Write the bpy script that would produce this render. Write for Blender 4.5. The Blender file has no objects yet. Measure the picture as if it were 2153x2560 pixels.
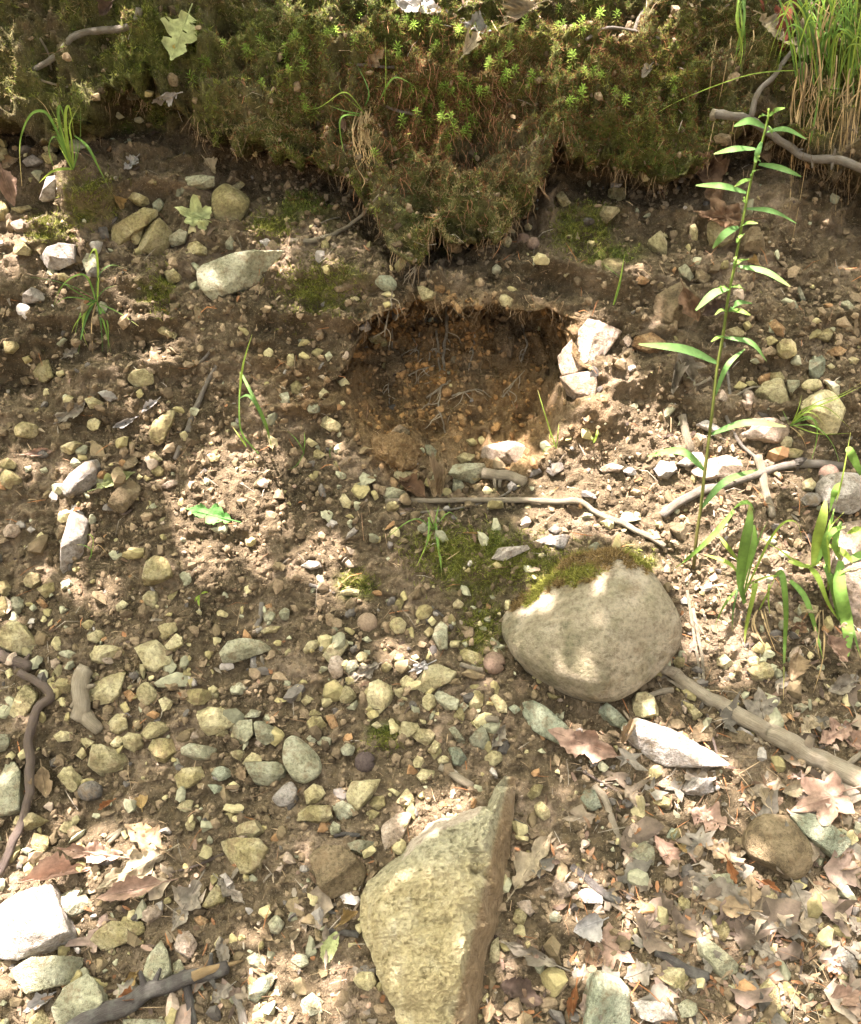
import bpy, bmesh, math, random
import numpy as np
from mathutils import Vector, Matrix
from mathutils.bvhtree import BVHTree
from mathutils.geometry import delaunay_2d_cdt, convex_hull_2d

random.seed(7)
rng = np.random.default_rng(7)
scene = bpy.context.scene
C = scene.collection

# ------------------------------------------------------------------ camera
PW, PH = 2153.0, 2560.0
VFOV = math.radians(55)
CAM = np.array((0.0, 0.0, 1.15)); PITCH = math.radians(-30)
cd = bpy.data.cameras.new('camera'); cam = bpy.data.objects.new('camera', cd); C.objects.link(cam)
cam.location = CAM; cam.rotation_euler = (math.pi/2 + PITCH, 0, 0)
cd.sensor_fit = 'VERTICAL'; cd.angle_y = VFOV; cd.clip_start = 0.02; cd.clip_end = 500
scene.camera = cam
# ------------------------------------------------------------------ sky and sun
SUN = np.array((-0.22, 0.0, 0.95)); SUN /= np.linalg.norm(SUN)
w = bpy.data.worlds.new('World'); scene.world = w; w.use_nodes = True
nt = w.node_tree; nt.nodes.clear()
wo = nt.nodes.new('ShaderNodeOutputWorld'); bg = nt.nodes.new('ShaderNodeBackground'); sk = nt.nodes.new('ShaderNodeTexSky')
sk.sky_type = 'NISHITA'; sk.sun_disc = False
sk.sun_elevation = math.asin(SUN[2]); sk.sun_rotation = math.atan2(SUN[0], SUN[1])
sk.air_density = 0.15; sk.dust_density = 10.0; sk.ozone_density = 0.0
bg.inputs['Strength'].default_value = 0.15
tn = nt.nodes.new('ShaderNodeMix'); tn.data_type = 'RGBA'; tn.blend_type = 'MULTIPLY'; tn.inputs[0].default_value = 1.0
tn.inputs[7].default_value = (0.94, 1.0, 0.96, 1)      # woodland sky light, filtered evenly by the leaves all round
nt.links.new(sk.outputs[0], tn.inputs[6]); nt.links.new(tn.outputs[2], bg.inputs[0]); nt.links.new(bg.outputs[0], wo.inputs[0])
sl = bpy.data.lights.new('sun', 'SUN'); so = bpy.data.objects.new('sun', sl); C.objects.link(so)
sl.energy = 4.8; sl.angle = math.radians(0.4); sl.color = (1.0, 0.87, 0.86)
so.rotation_euler = Vector(SUN).to_track_quat('Z', 'Y').to_euler(); so.location = (0, 1, 6)
scene.view_settings.view_transform = 'Standard'; scene.view_settings.look = 'None'
scene.view_settings.exposure = 3.0; scene.view_settings.gamma = 1.0
scene.cycles.use_adaptive_sampling = True; scene.cycles.adaptive_threshold = 0.02
scene.cycles.max_bounces = 4; scene.cycles.diffuse_bounces = 2; scene.cycles.transparent_max_bounces = 6

# ------------------------------------------------------------------ photograph point -> line of sight
FPX = 0.5*PH/math.tan(VFOV/2)
cR = np.array((1.0, 0, 0)); cF = np.array((0, math.cos(PITCH), math.sin(PITCH))); cU = np.array((0, -math.sin(PITCH), math.cos(PITCH)))
def ray(px, py):
    d = cR*((px-PW/2)/FPX) + cU*(-(py-PH/2)/FPX) + cF
    return d/np.linalg.norm(d)
def project(P):
    q = P - CAM
    z = np.maximum(q@cF, 1e-3)
    return PW/2 + FPX*(q@cR)/z, PH/2 - FPX*(q@cU)/z
OFF = {'A1':(0,0),'A2':(720,0),'A3':(1433,0),'B1':(0,640),'B2':(720,640),'B3':(1433,640),'C1':(0,1280),'C2':(720,1280),'C3':(1433,1280),'D1':(0,1920),'D2':(720,1920),'D3':(1433,1920)}
def tp(tile, x, y):
    if tile == 'O': return (x*1.2205, y*1.2205)
    if tile == 'S': return (x, y)
    o = OFF[tile]; return (o[0]+x/2.45, o[1]+y/2.45)
def tps(s):
    a = s.split(); t = a[0]
    return [tp(t, *map(float, q.split(','))) for q in a[1:]]

# ------------------------------------------------------------------ helpers
def hash3(i, j, k, seed):
    h = (i*374761393 + j*668265263 + k*2147483647 + seed*974711) & 0xFFFFFFFF
    h = ((h ^ (h >> 13))*1274126177) & 0xFFFFFFFF
    h = ((h ^ (h >> 16))*2246822519) & 0xFFFFFFFF
    return ((h ^ (h >> 15)) & 0xFFFFFF)/float(0xFFFFFF)
def vnoise(P, seed=0):
    f = np.floor(P).astype(np.int64); t = P - f; t = t*t*t*(t*(t*6-15)+10)
    i, j, k = f[:,0], f[:,1], f[:,2]; r = 0
    for a in (0,1):
        wa = t[:,0] if a else 1-t[:,0]
        for b in (0,1):
            wb = wa*(t[:,1] if b else 1-t[:,1])
            for c in (0,1):
                r = r + wb*(t[:,2] if c else 1-t[:,2])*hash3(i+a, j+b, k+c, seed)
    return r*2-1
def fbm(P, oct=4, seed=0, gain=.5, billow=False):
    r = 0; a = 1.0; n = 0
    for o in range(oct):
        v = vnoise(P*(2.03**o)+o*17.3, seed+o)
        r = r + a*(1-2*np.abs(v) if billow else v); n += a; a *= gain
    return r/n
def sst(a, b, x):
    t = np.clip((x-a)/(b-a), 0, 1); return t*t*(3-2*t)
def mesh(name, V, F, mat=None, col=None, smooth=True):
    V = np.asarray(V, dtype=np.float32); F = np.asarray(F, dtype=np.int32)
    me = bpy.data.meshes.new(name); k = F.shape[1]; n = len(F)
    me.vertices.add(len(V)); me.vertices.foreach_set('co', V.ravel())
    me.loops.add(n*k); me.loops.foreach_set('vertex_index', F.ravel())
    me.polygons.add(n); me.polygons.foreach_set('loop_start', np.arange(0, n*k, k, dtype=np.int32))
    me.polygons.foreach_set('use_smooth', np.full(n, smooth))
    if col is not None:
        at = me.color_attributes.new('tint', 'FLOAT_COLOR', 'POINT')
        c4 = np.ones((len(V), 4), np.float32); c4[:, :3] = col; at.data.foreach_set('color', c4.ravel())
    me.update(calc_edges=True); me.validate()
    if mat: me.materials.append(mat)
    return me
def obj(name, me, parent=None, mw=None):
    o = bpy.data.objects.new(name, me); C.objects.link(o)
    if mw is not None: o.matrix_world = mw
    if parent is not None: o.parent = parent
    return o
def tag(o, label=None, cat=None, group=None, kind=None):
    if label: o['label'] = label
    if cat: o['category'] = cat
    if group: o['group'] = group
    if kind: o['kind'] = kind
    return o
_ico = {}
def ico(l):
    if l not in _ico:
        b = bmesh.new(); bmesh.ops.create_icosphere(b, subdivisions=l, radius=1)
        b.verts.ensure_lookup_table()
        _ico[l] = (np.array([v.co[:] for v in b.verts]), np.array([[v.index for v in f.verts] for f in b.faces])); b.free()
    return _ico[l]

# ------------------------------------------------------------------ materials
def newmat(name, rough=.9, spec=.15):
    m = bpy.data.materials.new(name); m.use_nodes = True; t = m.node_tree
    b = t.nodes['Principled BSDF']; b.inputs['Roughness'].default_value = rough; b.inputs['Specular IOR Level'].default_value = spec
    return m, t, b
def N(t, kind, **kw):
    n = t.nodes.new(kind)
    for k, v in kw.items():
        if k in n.inputs: n.inputs[k].default_value = v
        else: setattr(n, k, v)
    return n
def ramp(t, fac, stops):
    r = t.nodes.new('ShaderNodeValToRGB'); e = r.color_ramp.elements
    while len(e) < len(stops): e.new(.5)
    for q, (p, c) in zip(e, stops): q.position = p; q.color = (*c, 1) if len(c) == 3 else c
    t.links.new(fac, r.inputs[0]); return r.outputs[0]
def mix(t, fac, a, b, mode='MIX'):
    n = t.nodes.new('ShaderNodeMix'); n.data_type = 'RGBA'; n.blend_type = mode
    for s, v in ((n.inputs[0], fac), (n.inputs[6], a), (n.inputs[7], b)):
        if hasattr(v, 'links') or hasattr(v, 'is_linked'): t.links.new(v, s)
        elif isinstance(v, (int, float)): s.default_value = v
        else: s.default_value = (*v, 1)
    return n.outputs[2]
def bump(t, b, h, strength=.5, dist=.002):
    n = N(t, 'ShaderNodeBump', Strength=strength, Distance=dist); t.links.new(h, n.inputs['Height']); t.links.new(n.outputs[0], b.inputs['Normal'])
def noise(t, co, scale, detail=4, rough=.6, dist=0):
    n = N(t, 'ShaderNodeTexNoise', Scale=scale, Detail=detail, Roughness=rough, Distortion=dist); t.links.new(co, n.inputs['Vector']); return n.outputs['Fac']

def soil_material():
    m, t, b = newmat('soil', .95, .08)
    co = t.nodes.new('ShaderNodeTexCoord').outputs['Object']
    at = N(t, 'ShaderNodeAttribute', attribute_name='tint'); sp = t.nodes.new('ShaderNodeSeparateColor'); t.links.new(at.outputs['Color'], sp.inputs[0])
    n1 = noise(t, co, 9, 4, .65); n2 = noise(t, co, 90, 4, .7); n3 = noise(t, co, 420, 2, .7)
    base = ramp(t, n1, [(.3, (.060,.048,.028)), (.52, (.13,.10,.06)), (.72, (.245,.19,.128))])
    fine = ramp(t, n2, [(.25, (.55,.52,.48)), (.5, (1,1,1)), (.75, (1.5,1.42,1.3))])
    c = mix(t, 1.0, base, fine, 'MULTIPLY')
    c = mix(t, sp.outputs[1], c, ramp(t, n2, [(.3, (.11,.068,.030)), (.55, (.205,.132,.06)), (.8, (.31,.22,.12))]))
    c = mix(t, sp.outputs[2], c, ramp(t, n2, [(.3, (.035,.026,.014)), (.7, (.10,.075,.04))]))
    mo = ramp(t, n2, [(.3, (.035,.042,.012)), (.5, (.09,.105,.026)), (.68, (.155,.165,.045)), (.8, (.22,.18,.08))])
    c = mix(t, sp.outputs[0], c, mo)
    sk = N(t, 'ShaderNodeTexVoronoi', Scale=260.0); t.links.new(co, sk.inputs['Vector'])
    gr = ramp(t, sk.outputs['Distance'], [(.08, (1,1,1)), (.22, (0,0,0))])
    c = mix(t, mix(t, 1.0, gr, (.45,.45,.45), 'MULTIPLY'), c, (.46,.40,.28))
    t.links.new(c, b.inputs['Base Color'])
    ad = N(t, 'ShaderNodeMath', operation='ADD'); t.links.new(n2, ad.inputs[0]); 
    ml = N(t, 'ShaderNodeMath', operation='MULTIPLY'); ml.inputs[1].default_value = .45; t.links.new(n3, ml.inputs[0]); t.links.new(ml.outputs[0], ad.inputs[1])
    bump(t, b, ad.outputs[0], 1.0, .011)
    return m
PAL = {  # dark, mid, light rock colours
 'y': ((.19,.16,.075), (.40,.352,.185), (.53,.48,.285)),
 'o': ((.15,.122,.052), (.305,.262,.122), (.43,.38,.22)),
 'g': ((.15,.145,.09), (.295,.29,.185), (.42,.415,.29)),
 'w': ((.20,.175,.14), (.34,.31,.26), (.46,.425,.37)),
 'p': ((.20,.15,.10), (.34,.27,.195), (.46,.38,.295)),
 'r': ((.15,.085,.038), (.30,.18,.085), (.43,.30,.16)),
 'b': ((.085,.065,.035), (.175,.135,.075), (.28,.22,.13)),
 'd': ((.06,.054,.044), (.12,.107,.088), (.21,.19,.155)),
 'n': ((.11,.122,.082), (.225,.245,.165), (.35,.37,.26)),
}
CNAME = {'y':'pale yellow','o':'olive tan','g':'grey-green','w':'whitish','p':'pinkish tan','r':'rusty orange','b':'brown','d':'dark grey','n':'blue-green'}
def rock_material(key):
    d, mi, l = PAL[key]
    m, t, b = newmat('stone_'+CNAME[key].replace(' ','_').replace('-','_'), .88, .2)
    tc = t.nodes.new('ShaderNodeTexCoord'); oi = t.nodes.new('ShaderNodeObjectInfo')
    va = N(t, 'ShaderNodeVectorMath', operation='ADD'); t.links.new(tc.outputs['Object'], va.inputs[0])
    sc = N(t, 'ShaderNodeMath', operation='MULTIPLY'); sc.inputs[1].default_value = 37.0; t.links.new(oi.outputs['Random'], sc.inputs[0]); t.links.new(sc.outputs[0], va.inputs[1])
    co = va.outputs[0]
    n1 = noise(t, co, 28, 4, .62, .6); n2 = noise(t, co, 210, 4, .75); n3 = noise(t, co, 700, 1, .6)
    c = ramp(t, n1, [(.28, d), (.47, mi), (.66, l)])
    c = mix(t, 1.0, c, ramp(t, n2, [(.28, (.38,.35,.29)), (.5, (1,1,1)), (.72, (1.4,1.38,1.33))]), 'MULTIPLY')
    hv = N(t, 'ShaderNodeMapRange'); hv.inputs['To Min'].default_value = .74; hv.inputs['To Max'].default_value = 1.2; t.links.new(oi.outputs['Random'], hv.inputs['Value'])
    hs = N(t, 'ShaderNodeHueSaturation'); t.links.new(hv.outputs[0], hs.inputs['Value']); t.links.new(c, hs.inputs['Color']); c = hs.outputs[0]
    n4 = noise(t, co, 55, 3, .7)                      # soil clinging to the stone
    c = mix(t, ramp(t, n4, [(.50, (0,0,0)), (.68, (.6,.6,.6))]), c, (.20,.14,.075))
    n5 = noise(t, co, 420, 2, .7)                     # mineral flecks
    c = mix(t, ramp(t, n5, [(.66, (0,0,0)), (.74, (.7,.7,.7))]), c, (.10,.08,.05))
    t.links.new(c, b.inputs['Base Color'])
    ad = N(t, 'ShaderNodeMath', operation='ADD'); t.links.new(n2, ad.inputs[0]); t.links.new(n3, ad.inputs[1])
    bump(t, b, ad.outputs[0], 1.0, .004)
    return m
def tint_material(name, rough=.9, spec=.15, var=.3, scale=120, trans=0.0, bs=.0015):
    m, t, b = newmat(name, rough, spec)
    co = t.nodes.new('ShaderNodeTexCoord').outputs['Object']
    at = N(t, 'ShaderNodeAttribute', attribute_name='tint')
    n = noise(t, co, scale, 4, .7)
    c = mix(t, 1.0, at.outputs['Color'], ramp(t, n, [(.25, (1-var*1.3,)*3), (.5, (1,)*3), (.75, (1+var,)*3)]), 'MULTIPLY')
    t.links.new(c, b.inputs['Base Color']); bump(t, b, n, .5, bs)
    if trans:
        tr = t.nodes.new('ShaderNodeBsdfTranslucent'); t.links.new(c, tr.inputs[0]); ms = t.nodes.new('ShaderNodeMixShader'); ms.inputs[0].default_value = trans
        out = t.nodes['Material Output']; t.links.new(b.outputs[0], ms.inputs[1]); t.links.new(tr.outputs[0], ms.inputs[2]); t.links.new(ms.outputs[0], out.inputs[0])
    return m
M = {'soil': soil_material()}
for k in PAL: M[k] = rock_material(k)
M['pebble'] = tint_material('pebble_stone', .9, .15, .3, 160)
M['crumb'] = tint_material('soil_crumb', .97, .05, .35, 300)
M['moss'] = tint_material('moss_leaf', .85, .1, .25, 200, .25)
M['dead_leaf'] = tint_material('dead_leaf', .8, .2, .42, 60, .15, .0025)
M['blade'] = tint_material('grass_blade', .6, .22, .2, 90, .35)
M['straw'] = tint_material('dry_straw', .8, .2, .25, 90, .1)
M['canopy'] = tint_material('canopy_leaf', .6, .3, .15, 20, .6)
def wood_material(name, d, l, rough=.85, stretch=True, patch=(.17,.13,.075)):
    m, t, b = newmat(name, rough, .15)
    co = t.nodes.new('ShaderNodeTexCoord').outputs['UV'] if stretch else t.nodes.new('ShaderNodeTexCoord').outputs['Object']
    mp = N(t, 'ShaderNodeMapping'); t.links.new(co, mp.inputs[0]); mp.inputs['Scale'].default_value = (1, 9, 1) if stretch else (1,1,1)
    n1 = noise(t, mp.outputs[0], 9 if stretch else 40, 6, .7, .4); co2 = t.nodes.new('ShaderNodeTexCoord').outputs['Object']; n2 = noise(t, co2, 60, 4, .6)
    c = ramp(t, n1, [(.3, d), (.7, l)]); c = mix(t, ramp(t, n2, [(.45, (0,0,0)), (.7, (.55,.55,.55))]), c, patch)
    t.links.new(c, b.inputs['Base Color']); bump(t, b, n1, 1.0, .004); return m
M['w_grey'] = wood_material('weathered_grey_wood', (.10,.088,.068), (.36,.325,.265))
M['w_tan'] = wood_material('weathered_tan_wood', (.15,.12,.075), (.50,.44,.32))
M['w_dark'] = wood_material('dark_bark', (.04,.035,.029), (.18,.16,.14), patch=(.27,.27,.22))
M['w_brown'] = wood_material('brown_bark', (.07,.054,.043), (.23,.18,.145))
M['w_fresh'] = wood_material('broken_pale_wood', (.30,.20,.09), (.55,.40,.21))
# ------------------------------------------------------------------ ground: a stony slope below an undercut mossy bank
prof = np.array([(-.2,-.20),(.3,-.12),(.73,.01),(1.00,.135),(1.22,.28),(1.40,.44),(1.53,.59),(1.61,.675),(1.70,.735),(1.775,.80),(1.815,.90),(1.835,.98),(1.87,1.03),(1.98,1.062),(2.5,1.13)])
seg = np.r_[0, np.cumsum(np.hypot(*np.diff(prof, axis=0).T))]
def spline(s):   # smooth resample of the profile
    y = np.interp(s, seg, prof[:,0]); z = np.interp(s, seg, prof[:,1]); return y, z
fine_s = np.arange(seg[1]+.28, seg[13]+.10, .0033)
dense = np.arange(0, seg[-1], .002); yd, zd = spline(dense)
kx = np.exp(-np.linspace(-2.2,2.2,61)**2); kx /= kx.sum()
pad = lambda a: np.r_[np.full(30, a[0]), a, np.full(30, a[-1])]
yd = np.convolve(pad(yd), kx, 'valid'); zd = np.convolve(pad(zd), kx, 'valid')
ys = np.interp(fine_s, dense, yd); zs = np.interp(fine_s, dense, zd)
ex = np.array([.02,.05,.1,.2,.4,.8,1.6,3.2,6.4,13,26,50])
ys = np.r_[(ys[0]-ex)[::-1], ys, ys[-1]+ex]; zs = np.r_[(zs[0]-.26*ex*np.exp(-ex*.6))[::-1], zs, zs[-1]+.15*ex*np.exp(-ex*.04)]
xs = np.arange(-.93, .931, .0033); xs = np.r_[(xs[0]-ex)[::-1], xs, xs[-1]+ex]
NX, NY = len(xs), len(ys)
X, Yg = np.meshgrid(xs, ys); Z = np.repeat(zs[:,None], NX, 1)
P = np.stack([X, Yg, Z], -1).reshape(-1, 3)
up_t = sst(.55, .95, P[:,2])
P[:,2] += up_t*(.17*sst(-.30, -.62, P[:,0]) - .03*sst(.5,.8,P[:,0]))          # the bank stands taller on the left
P[:,1] += .05*fbm(P*np.array((1.7,1.7,1.7)), 3, 5) + .03*np.sin(P[:,0]*3.1+.6)*sst(.3,.8,P[:,2])
px, py = project(P); ox, oy = px/1.2205, py/1.2205
infr = (P[:,1] > .3)
Lx = np.array([-300,0,110,200,260,330,420,500,560,640,700,770,810,850,900,960,1000,1040,1080,1120,1250,1330,1400,1460,1530,1600,1680,1764,2100])
Ly = np.array([ 290,285,300,290,215,200,280,330,335,350,370,430,500,520,470,470,480,470,430,330,360,385,390,300,270,330,380,420,430])
Lw = np.interp(ox, Lx, Ly) + 20*vnoise(np.stack([ox/24, ox*0, ox*0],1), 3) + 10*vnoise(P*45, 4)
edge = Lw - oy                        # >0 : inside the moss mat
cent = np.exp(-((ox-930)/230)**2)
mossy = sst(-6, 26, edge)*infr
out = mossy*(.055+.055*cent)*(.45+.55*sst(260, 20, edge)) 
rec = sst(-150, -25, edge)*(1-mossy)*infr*(.05+.03*cent)
P[:,1] += -out + rec
P[:,2] -= .02*mossy*cent
# hollow scooped in the slope under the bank
rn_ = .26*fbm(P*13, 4, 141)
r = rn_ + np.sqrt(np.abs((ox-945)/(235+18*np.sin(oy/31)))**2.4 + np.abs((oy-800)/165)**2.4)
hol = sst(1.06, .72, r)*infr
roof = sst(940, 700, oy)
P[:,1] += hol*(.10+.13*roof); P[:,2] += hol*(.05*roof-.02)
lip = np.exp(-((ox-950)/210)**4)*np.exp(-((oy-655)/34)**2)*infr; P[:,1] -= .035*lip
fl = np.exp(-((ox-960)/200)**2-((oy-985)/45)**2)*infr; P[:,2] -= .02*fl; P[:,1] += .02*fl
# slumps, clods and small mounds
def mound(x, y, rx, ry, h):
    global P
    g = np.exp(-((ox-x)/rx)**2-((oy-y)/ry)**2)*infr
    P[:,1] -= .7*h*g; P[:,2] += .6*h*g
for a in [(190,405,60,50,.09),(100,480,50,40,.03),(560,470,60,30,.025),(700,600,100,45,.012),(300,650,60,50,.03),(900,570,190,40,.03),(1210,860,70,50,.04),(1240,760,55,40,.03),(840,945,45,35,.025),(1250,560,120,40,.02),(1010,1150,130,60,.03),(1180,1190,150,60,.02),(1100,330,60,60,.02),(720,150,120,80,.03),(500,140,80,90,.03),(60,150,120,90,.03),(1300,250,110,90,.03),(480,1010,90,90,.015),(1640,330,70,90,.03)]: mound(*a)
px, py = project(P); ox, oy = px/1.2205, py/1.2205
nearf = (np.abs(P[:,0]) < 1.2)*(P[:,1] > .3)*(P[:,1] < 2.6)
lump = fbm(P*26, 3, 11, .5, True); crumb = fbm(P*70, 4, 21, .6)
big = fbm(P*8, 3, 31)
hum = np.clip(mossy, 0, 1)
ridg = fbm(P*45, 3, 41, .5, True)
colm = fbm(P*np.array((15,15,7)),3,151,.55,True)
dis = nearf*(.012*big*(1-hum*.3) + .011*crumb + (1-hum)*(.008*ridg + .0055*fbm(P*95,3,171,.6,True)) + (1-hum)*sst(.42,.55,P[:,2])*.042*fbm(P*np.array((6,6,17)),3,181,.5,True) + hum*(.032*lump+.060*colm) + hol*(.024*lump+.014*fbm(P*34,3,51,.55,True)))
P[:,1] -= dis*.72; P[:,2] += dis*.62
# colour masks: moss / ochre subsoil / dark tone: humus, and shade painted into the moss gaps
def blob(x, y, rx, ry): return np.exp(-((ox-x)/rx)**4-((oy-y)/ry)**4)
nz = fbm(P*14, 4, 61); nz2 = fbm(P*30, 3, 71)
gap = np.clip(.55+1.3*colm+.8*lump,0,1)
bare = np.maximum(sst(300,120,ox)*.55, sst(1440,1520,ox)*sst(150,260,oy)*.7)
mm = hum*np.clip(.85+.9*nz-bare*(.6+nz2),0,1)*(.25+.75*gap)
for b_ in [(190,420,60,50),(105,470,40,28),(560,470,40,25),(690,600,70,45),(330,600,40,30),(900,480,90,40),(1190,470,60,40),(1000,1150,120,70),(985,1290,40,60),(1180,1180,120,28),(1320,1140,60,28),(790,1500,40,25),(730,1200,40,30),(300,230,90,40),(620,440,70,40),(1240,520,80,25)]:
    mm = np.maximum(mm, blob(*b_)*np.clip(.55+1.5*nz2,0,1))
oc = np.maximum(sst(1.25,.85,r), np.maximum(blob(850,950,60,45), np.maximum(blob(1180,860,70,60)*.6, blob(620,790,120,70)*.5)))*np.clip(.8+nz,0,1)*(1-hum)
dk = np.maximum(sst(60,-10,edge)*sst(-110,-20,edge)*.8, blob(960,1440,60,20)*.3)*infr  # dark band along the turf's lower edge, fading downslope
dk = np.maximum(dk, mossy*np.maximum(np.clip(.1+1.2*nz2,0,1)*.6, (1-gap)*.9))  # humus between moss lumps, with the shade of the gaps put into its colour
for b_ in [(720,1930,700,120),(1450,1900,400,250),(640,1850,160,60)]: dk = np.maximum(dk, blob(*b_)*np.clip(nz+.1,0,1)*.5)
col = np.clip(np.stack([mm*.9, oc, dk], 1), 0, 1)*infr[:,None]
idx = np.arange(NX*NY).reshape(NY, NX)
F = np.stack([idx[:-1,:-1], idx[:-1,1:], idx[1:,1:], idx[1:,:-1]], -1).reshape(-1, 4)
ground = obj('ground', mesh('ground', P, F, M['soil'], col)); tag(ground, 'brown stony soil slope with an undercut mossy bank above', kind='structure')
TP, TM, TO, TE, TH, THOL = P, mm, oc, edge, hum, hol
# sight lines onto the finished ground
sub = (X[:-1,:-1].reshape(-1) > -1.3)&(X[:-1,:-1].reshape(-1) < 1.3)&(Yg[:-1,:-1].reshape(-1) > .2)&(Yg[:-1,:-1].reshape(-1) < 2.7)
bvh = BVHTree.FromPolygons(P.tolist(), F[sub].tolist())
def hit(px, py):
    d = ray(px, py); p, n, i, l = bvh.ray_cast(Vector(CAM), Vector(d), 6)
    if p is None: return CAM + d*2.0, -d, -1
    n = np.array(n)
    if n@d > 0: n = -n
    return np.array(p), n, i
GN = None
def smooth_normal(px, py, r=25):
    q = [hit(px+a*r, py+b*r)[0] for a, b in ((1,0),(0,-1),(-1,0),(0,1))]
    n = np.cross(q[0]-q[2], q[1]-q[3]); n /= np.linalg.norm(n)+1e-9
    tc = CAM-q[0]; tc /= np.linalg.norm(tc)
    if n@tc < 0: n = -n
    return n
def on_plane(px, py, p0, n):
    d = ray(px, py); return CAM + d*(((p0-CAM)@n)/(d@n))
def unit(v): return v/(np.linalg.norm(v)+1e-12)
def inside(poly, x, y):
    r = np.zeros(len(x), bool); n = len(poly)
    for i in range(n):
        x1, y1 = poly[i]; x2, y2 = poly[(i+1) % n]
        c = ((y1 > y) != (y2 > y)); 
        if y1 != y2: r ^= c & (x < (x2-x1)*(y-y1)/(y2-y1)+x1)
    return r
# ------------------------------------------------------------------ stones
LOWV, LOWF, LOWN = [], [], 0
def add_low(V, F):
    global LOWN
    LOWV.append(V); LOWF.append(F+LOWN); LOWN += len(V)
def hull(pts):
    ix = convex_hull_2d([Vector(p) for p in pts]); return [pts[i] for i in ix]
def poly_area(p):
    p = np.array(p); x, y = p[:,0], p[:,1]; return .5*abs(np.dot(x, np.roll(y,-1))-np.dot(y, np.roll(x,-1)))
def frame_from(n):
    z = unit(n); x = np.cross(cU, z); x = unit(x); y = np.cross(z, x); return np.stack([x, y, z], 1)
def stone_shape(A, tc, seed, rnd, slab, lvl, rough=1.0, top=None):
    """A: outline in the resting plane (centred). Returns surface of a faceted stone with that outline."""
    r = np.random.default_rng(seed)
    pl = []
    n = len(A)
    for i in range(n):
        p, q = A[i], A[(i+1) % n]; e = q-p; ln = np.hypot(*e)
        if ln < 1e-6: continue
        nn = np.array((e[1], -e[0]))/ln; d = nn@p
        if d < 0: nn, d = -nn, -d
        if d < 1e-4: continue
        tl = r.uniform(-.1,.12) if rnd else r.uniform(-.15,.32)
        pl.append((np.array((nn[0], nn[1], tl))/math.hypot(1, tl), d/math.hypot(1, tl)))
    s = math.sqrt(poly_area(A))
    if rnd:
        for k in range(22):
            v = unit(r.normal(size=3)*np.array((1,1,1.3))); w = np.array((v[0]/np.abs(A[:,0]).max(), v[1]/np.abs(A[:,1]).max(), v[2]/tc))
            ext = 1/np.linalg.norm(w); pl.append((v, np.sqrt(((v*np.array((np.abs(A[:,0]).max(), np.abs(A[:,1]).max(), tc)))**2).sum())*r.uniform(.94,1.04)))
    tx, ty = (r.uniform(-.12,.12), r.uniform(-.05,.2)) if slab else (r.uniform(-.3,.3), r.uniform(-.1,.5))
    for (a, b, d) in [(tx, ty, 1.0), (r.uniform(-.9,.9), r.uniform(-1.0,-.25), r.uniform(1.15,1.5)), (r.uniform(-1.1,1.1), r.uniform(-.4,.9), r.uniform(1.25,1.6))] + ([] if slab else [(r.uniform(-1.2,1.2), r.uniform(-1,1), r.uniform(1.3,1.7))]):
        v = np.array((a, b, 1.0)); l = np.linalg.norm(v); pl.append((v/l, tc*d/l))
    pl.append((np.array((0,0,-1.0)), tc*1.0))
    NN = np.array([p[0] for p in pl]); DD = np.array([p[1] for p in pl])
    S3 = np.array((np.abs(A[:,0]).max(), np.abs(A[:,1]).max(), tc)); f = 1/s; o = r.uniform(0,50,3)
    def fit(V):
        for ax_ in (0, 1):     # keep the measured width and height
            V[:,ax_] *= (A[:,ax_].max()-A[:,ax_].min())/(V[:,ax_].max()-V[:,ax_].min())
        return V
    if rnd or lvl <= 3:
        dirs, F = ico(lvl); X_ = dirs*S3
        g = np.maximum(X_@NN.T, 0)/DD; p_ = 14 if rnd else 40
        V = fit(X_/((g**p_).sum(1)**(1/p_))[:,None])
        V = V*(1 + .035*rough*fbm(V*f*2.2+o, 3, seed % 97)[:,None])
        return V + dirs*(s*.007*fbm(V*f*10+o, 3, 7))[:,None], F
    for k in range(3):         # chipped corners
        v = unit(r.normal(size=3)*np.array((1,1,.8))); NN = np.vstack([NN, v]); DD = np.r_[DD, np.linalg.norm(v*S3)*r.uniform(.78,.95)]
    b1 = bmesh.new()
    for q in NN/DD[:,None]: b1.verts.new(q)
    bmesh.ops.convex_hull(b1, input=b1.verts); b1.normal_update()
    pv = []
    for fc in b1.faces:
        d = fc.normal.dot(fc.verts[0].co)
        if d > 1e-6: pv.append(fc.normal/d)
    b1.free()
    b = bmesh.new()
    for q in pv: b.verts.new(q)
    bmesh.ops.remove_doubles(b, verts=b.verts, dist=s*.02)
    h_ = bmesh.ops.convex_hull(b, input=b.verts)
    bmesh.ops.delete(b, geom=[e for e in h_['geom_interior'] if isinstance(e, bmesh.types.BMVert)]+[e for e in h_['geom_unused'] if isinstance(e, bmesh.types.BMVert)], context='VERTS')
    bmesh.ops.dissolve_limit(b, angle_limit=.06, verts=b.verts, edges=b.edges)
    bmesh.ops.bevel(b, geom=b.edges[:], offset=s*r.uniform(.006,.02), segments=1, affect='EDGES', clamp_overlap=True)
    bmesh.ops.triangulate(b, faces=b.faces)
    tgt = s*{4:.16,5:.085,6:.05}[lvl]
    for it in range(5):
        es = [e for e in b.edges if e.calc_length() > tgt*1.35]
        if not es or len(b.verts) > 9000: break
        bmesh.ops.subdivide_edges(b, edges=es, cuts=1); bmesh.ops.triangulate(b, faces=[q for q in b.faces if len(q.verts) > 3])
    b.verts.ensure_lookup_table(); b.normal_update()
    for i_, v in enumerate(b.verts): v.index = i_
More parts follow.
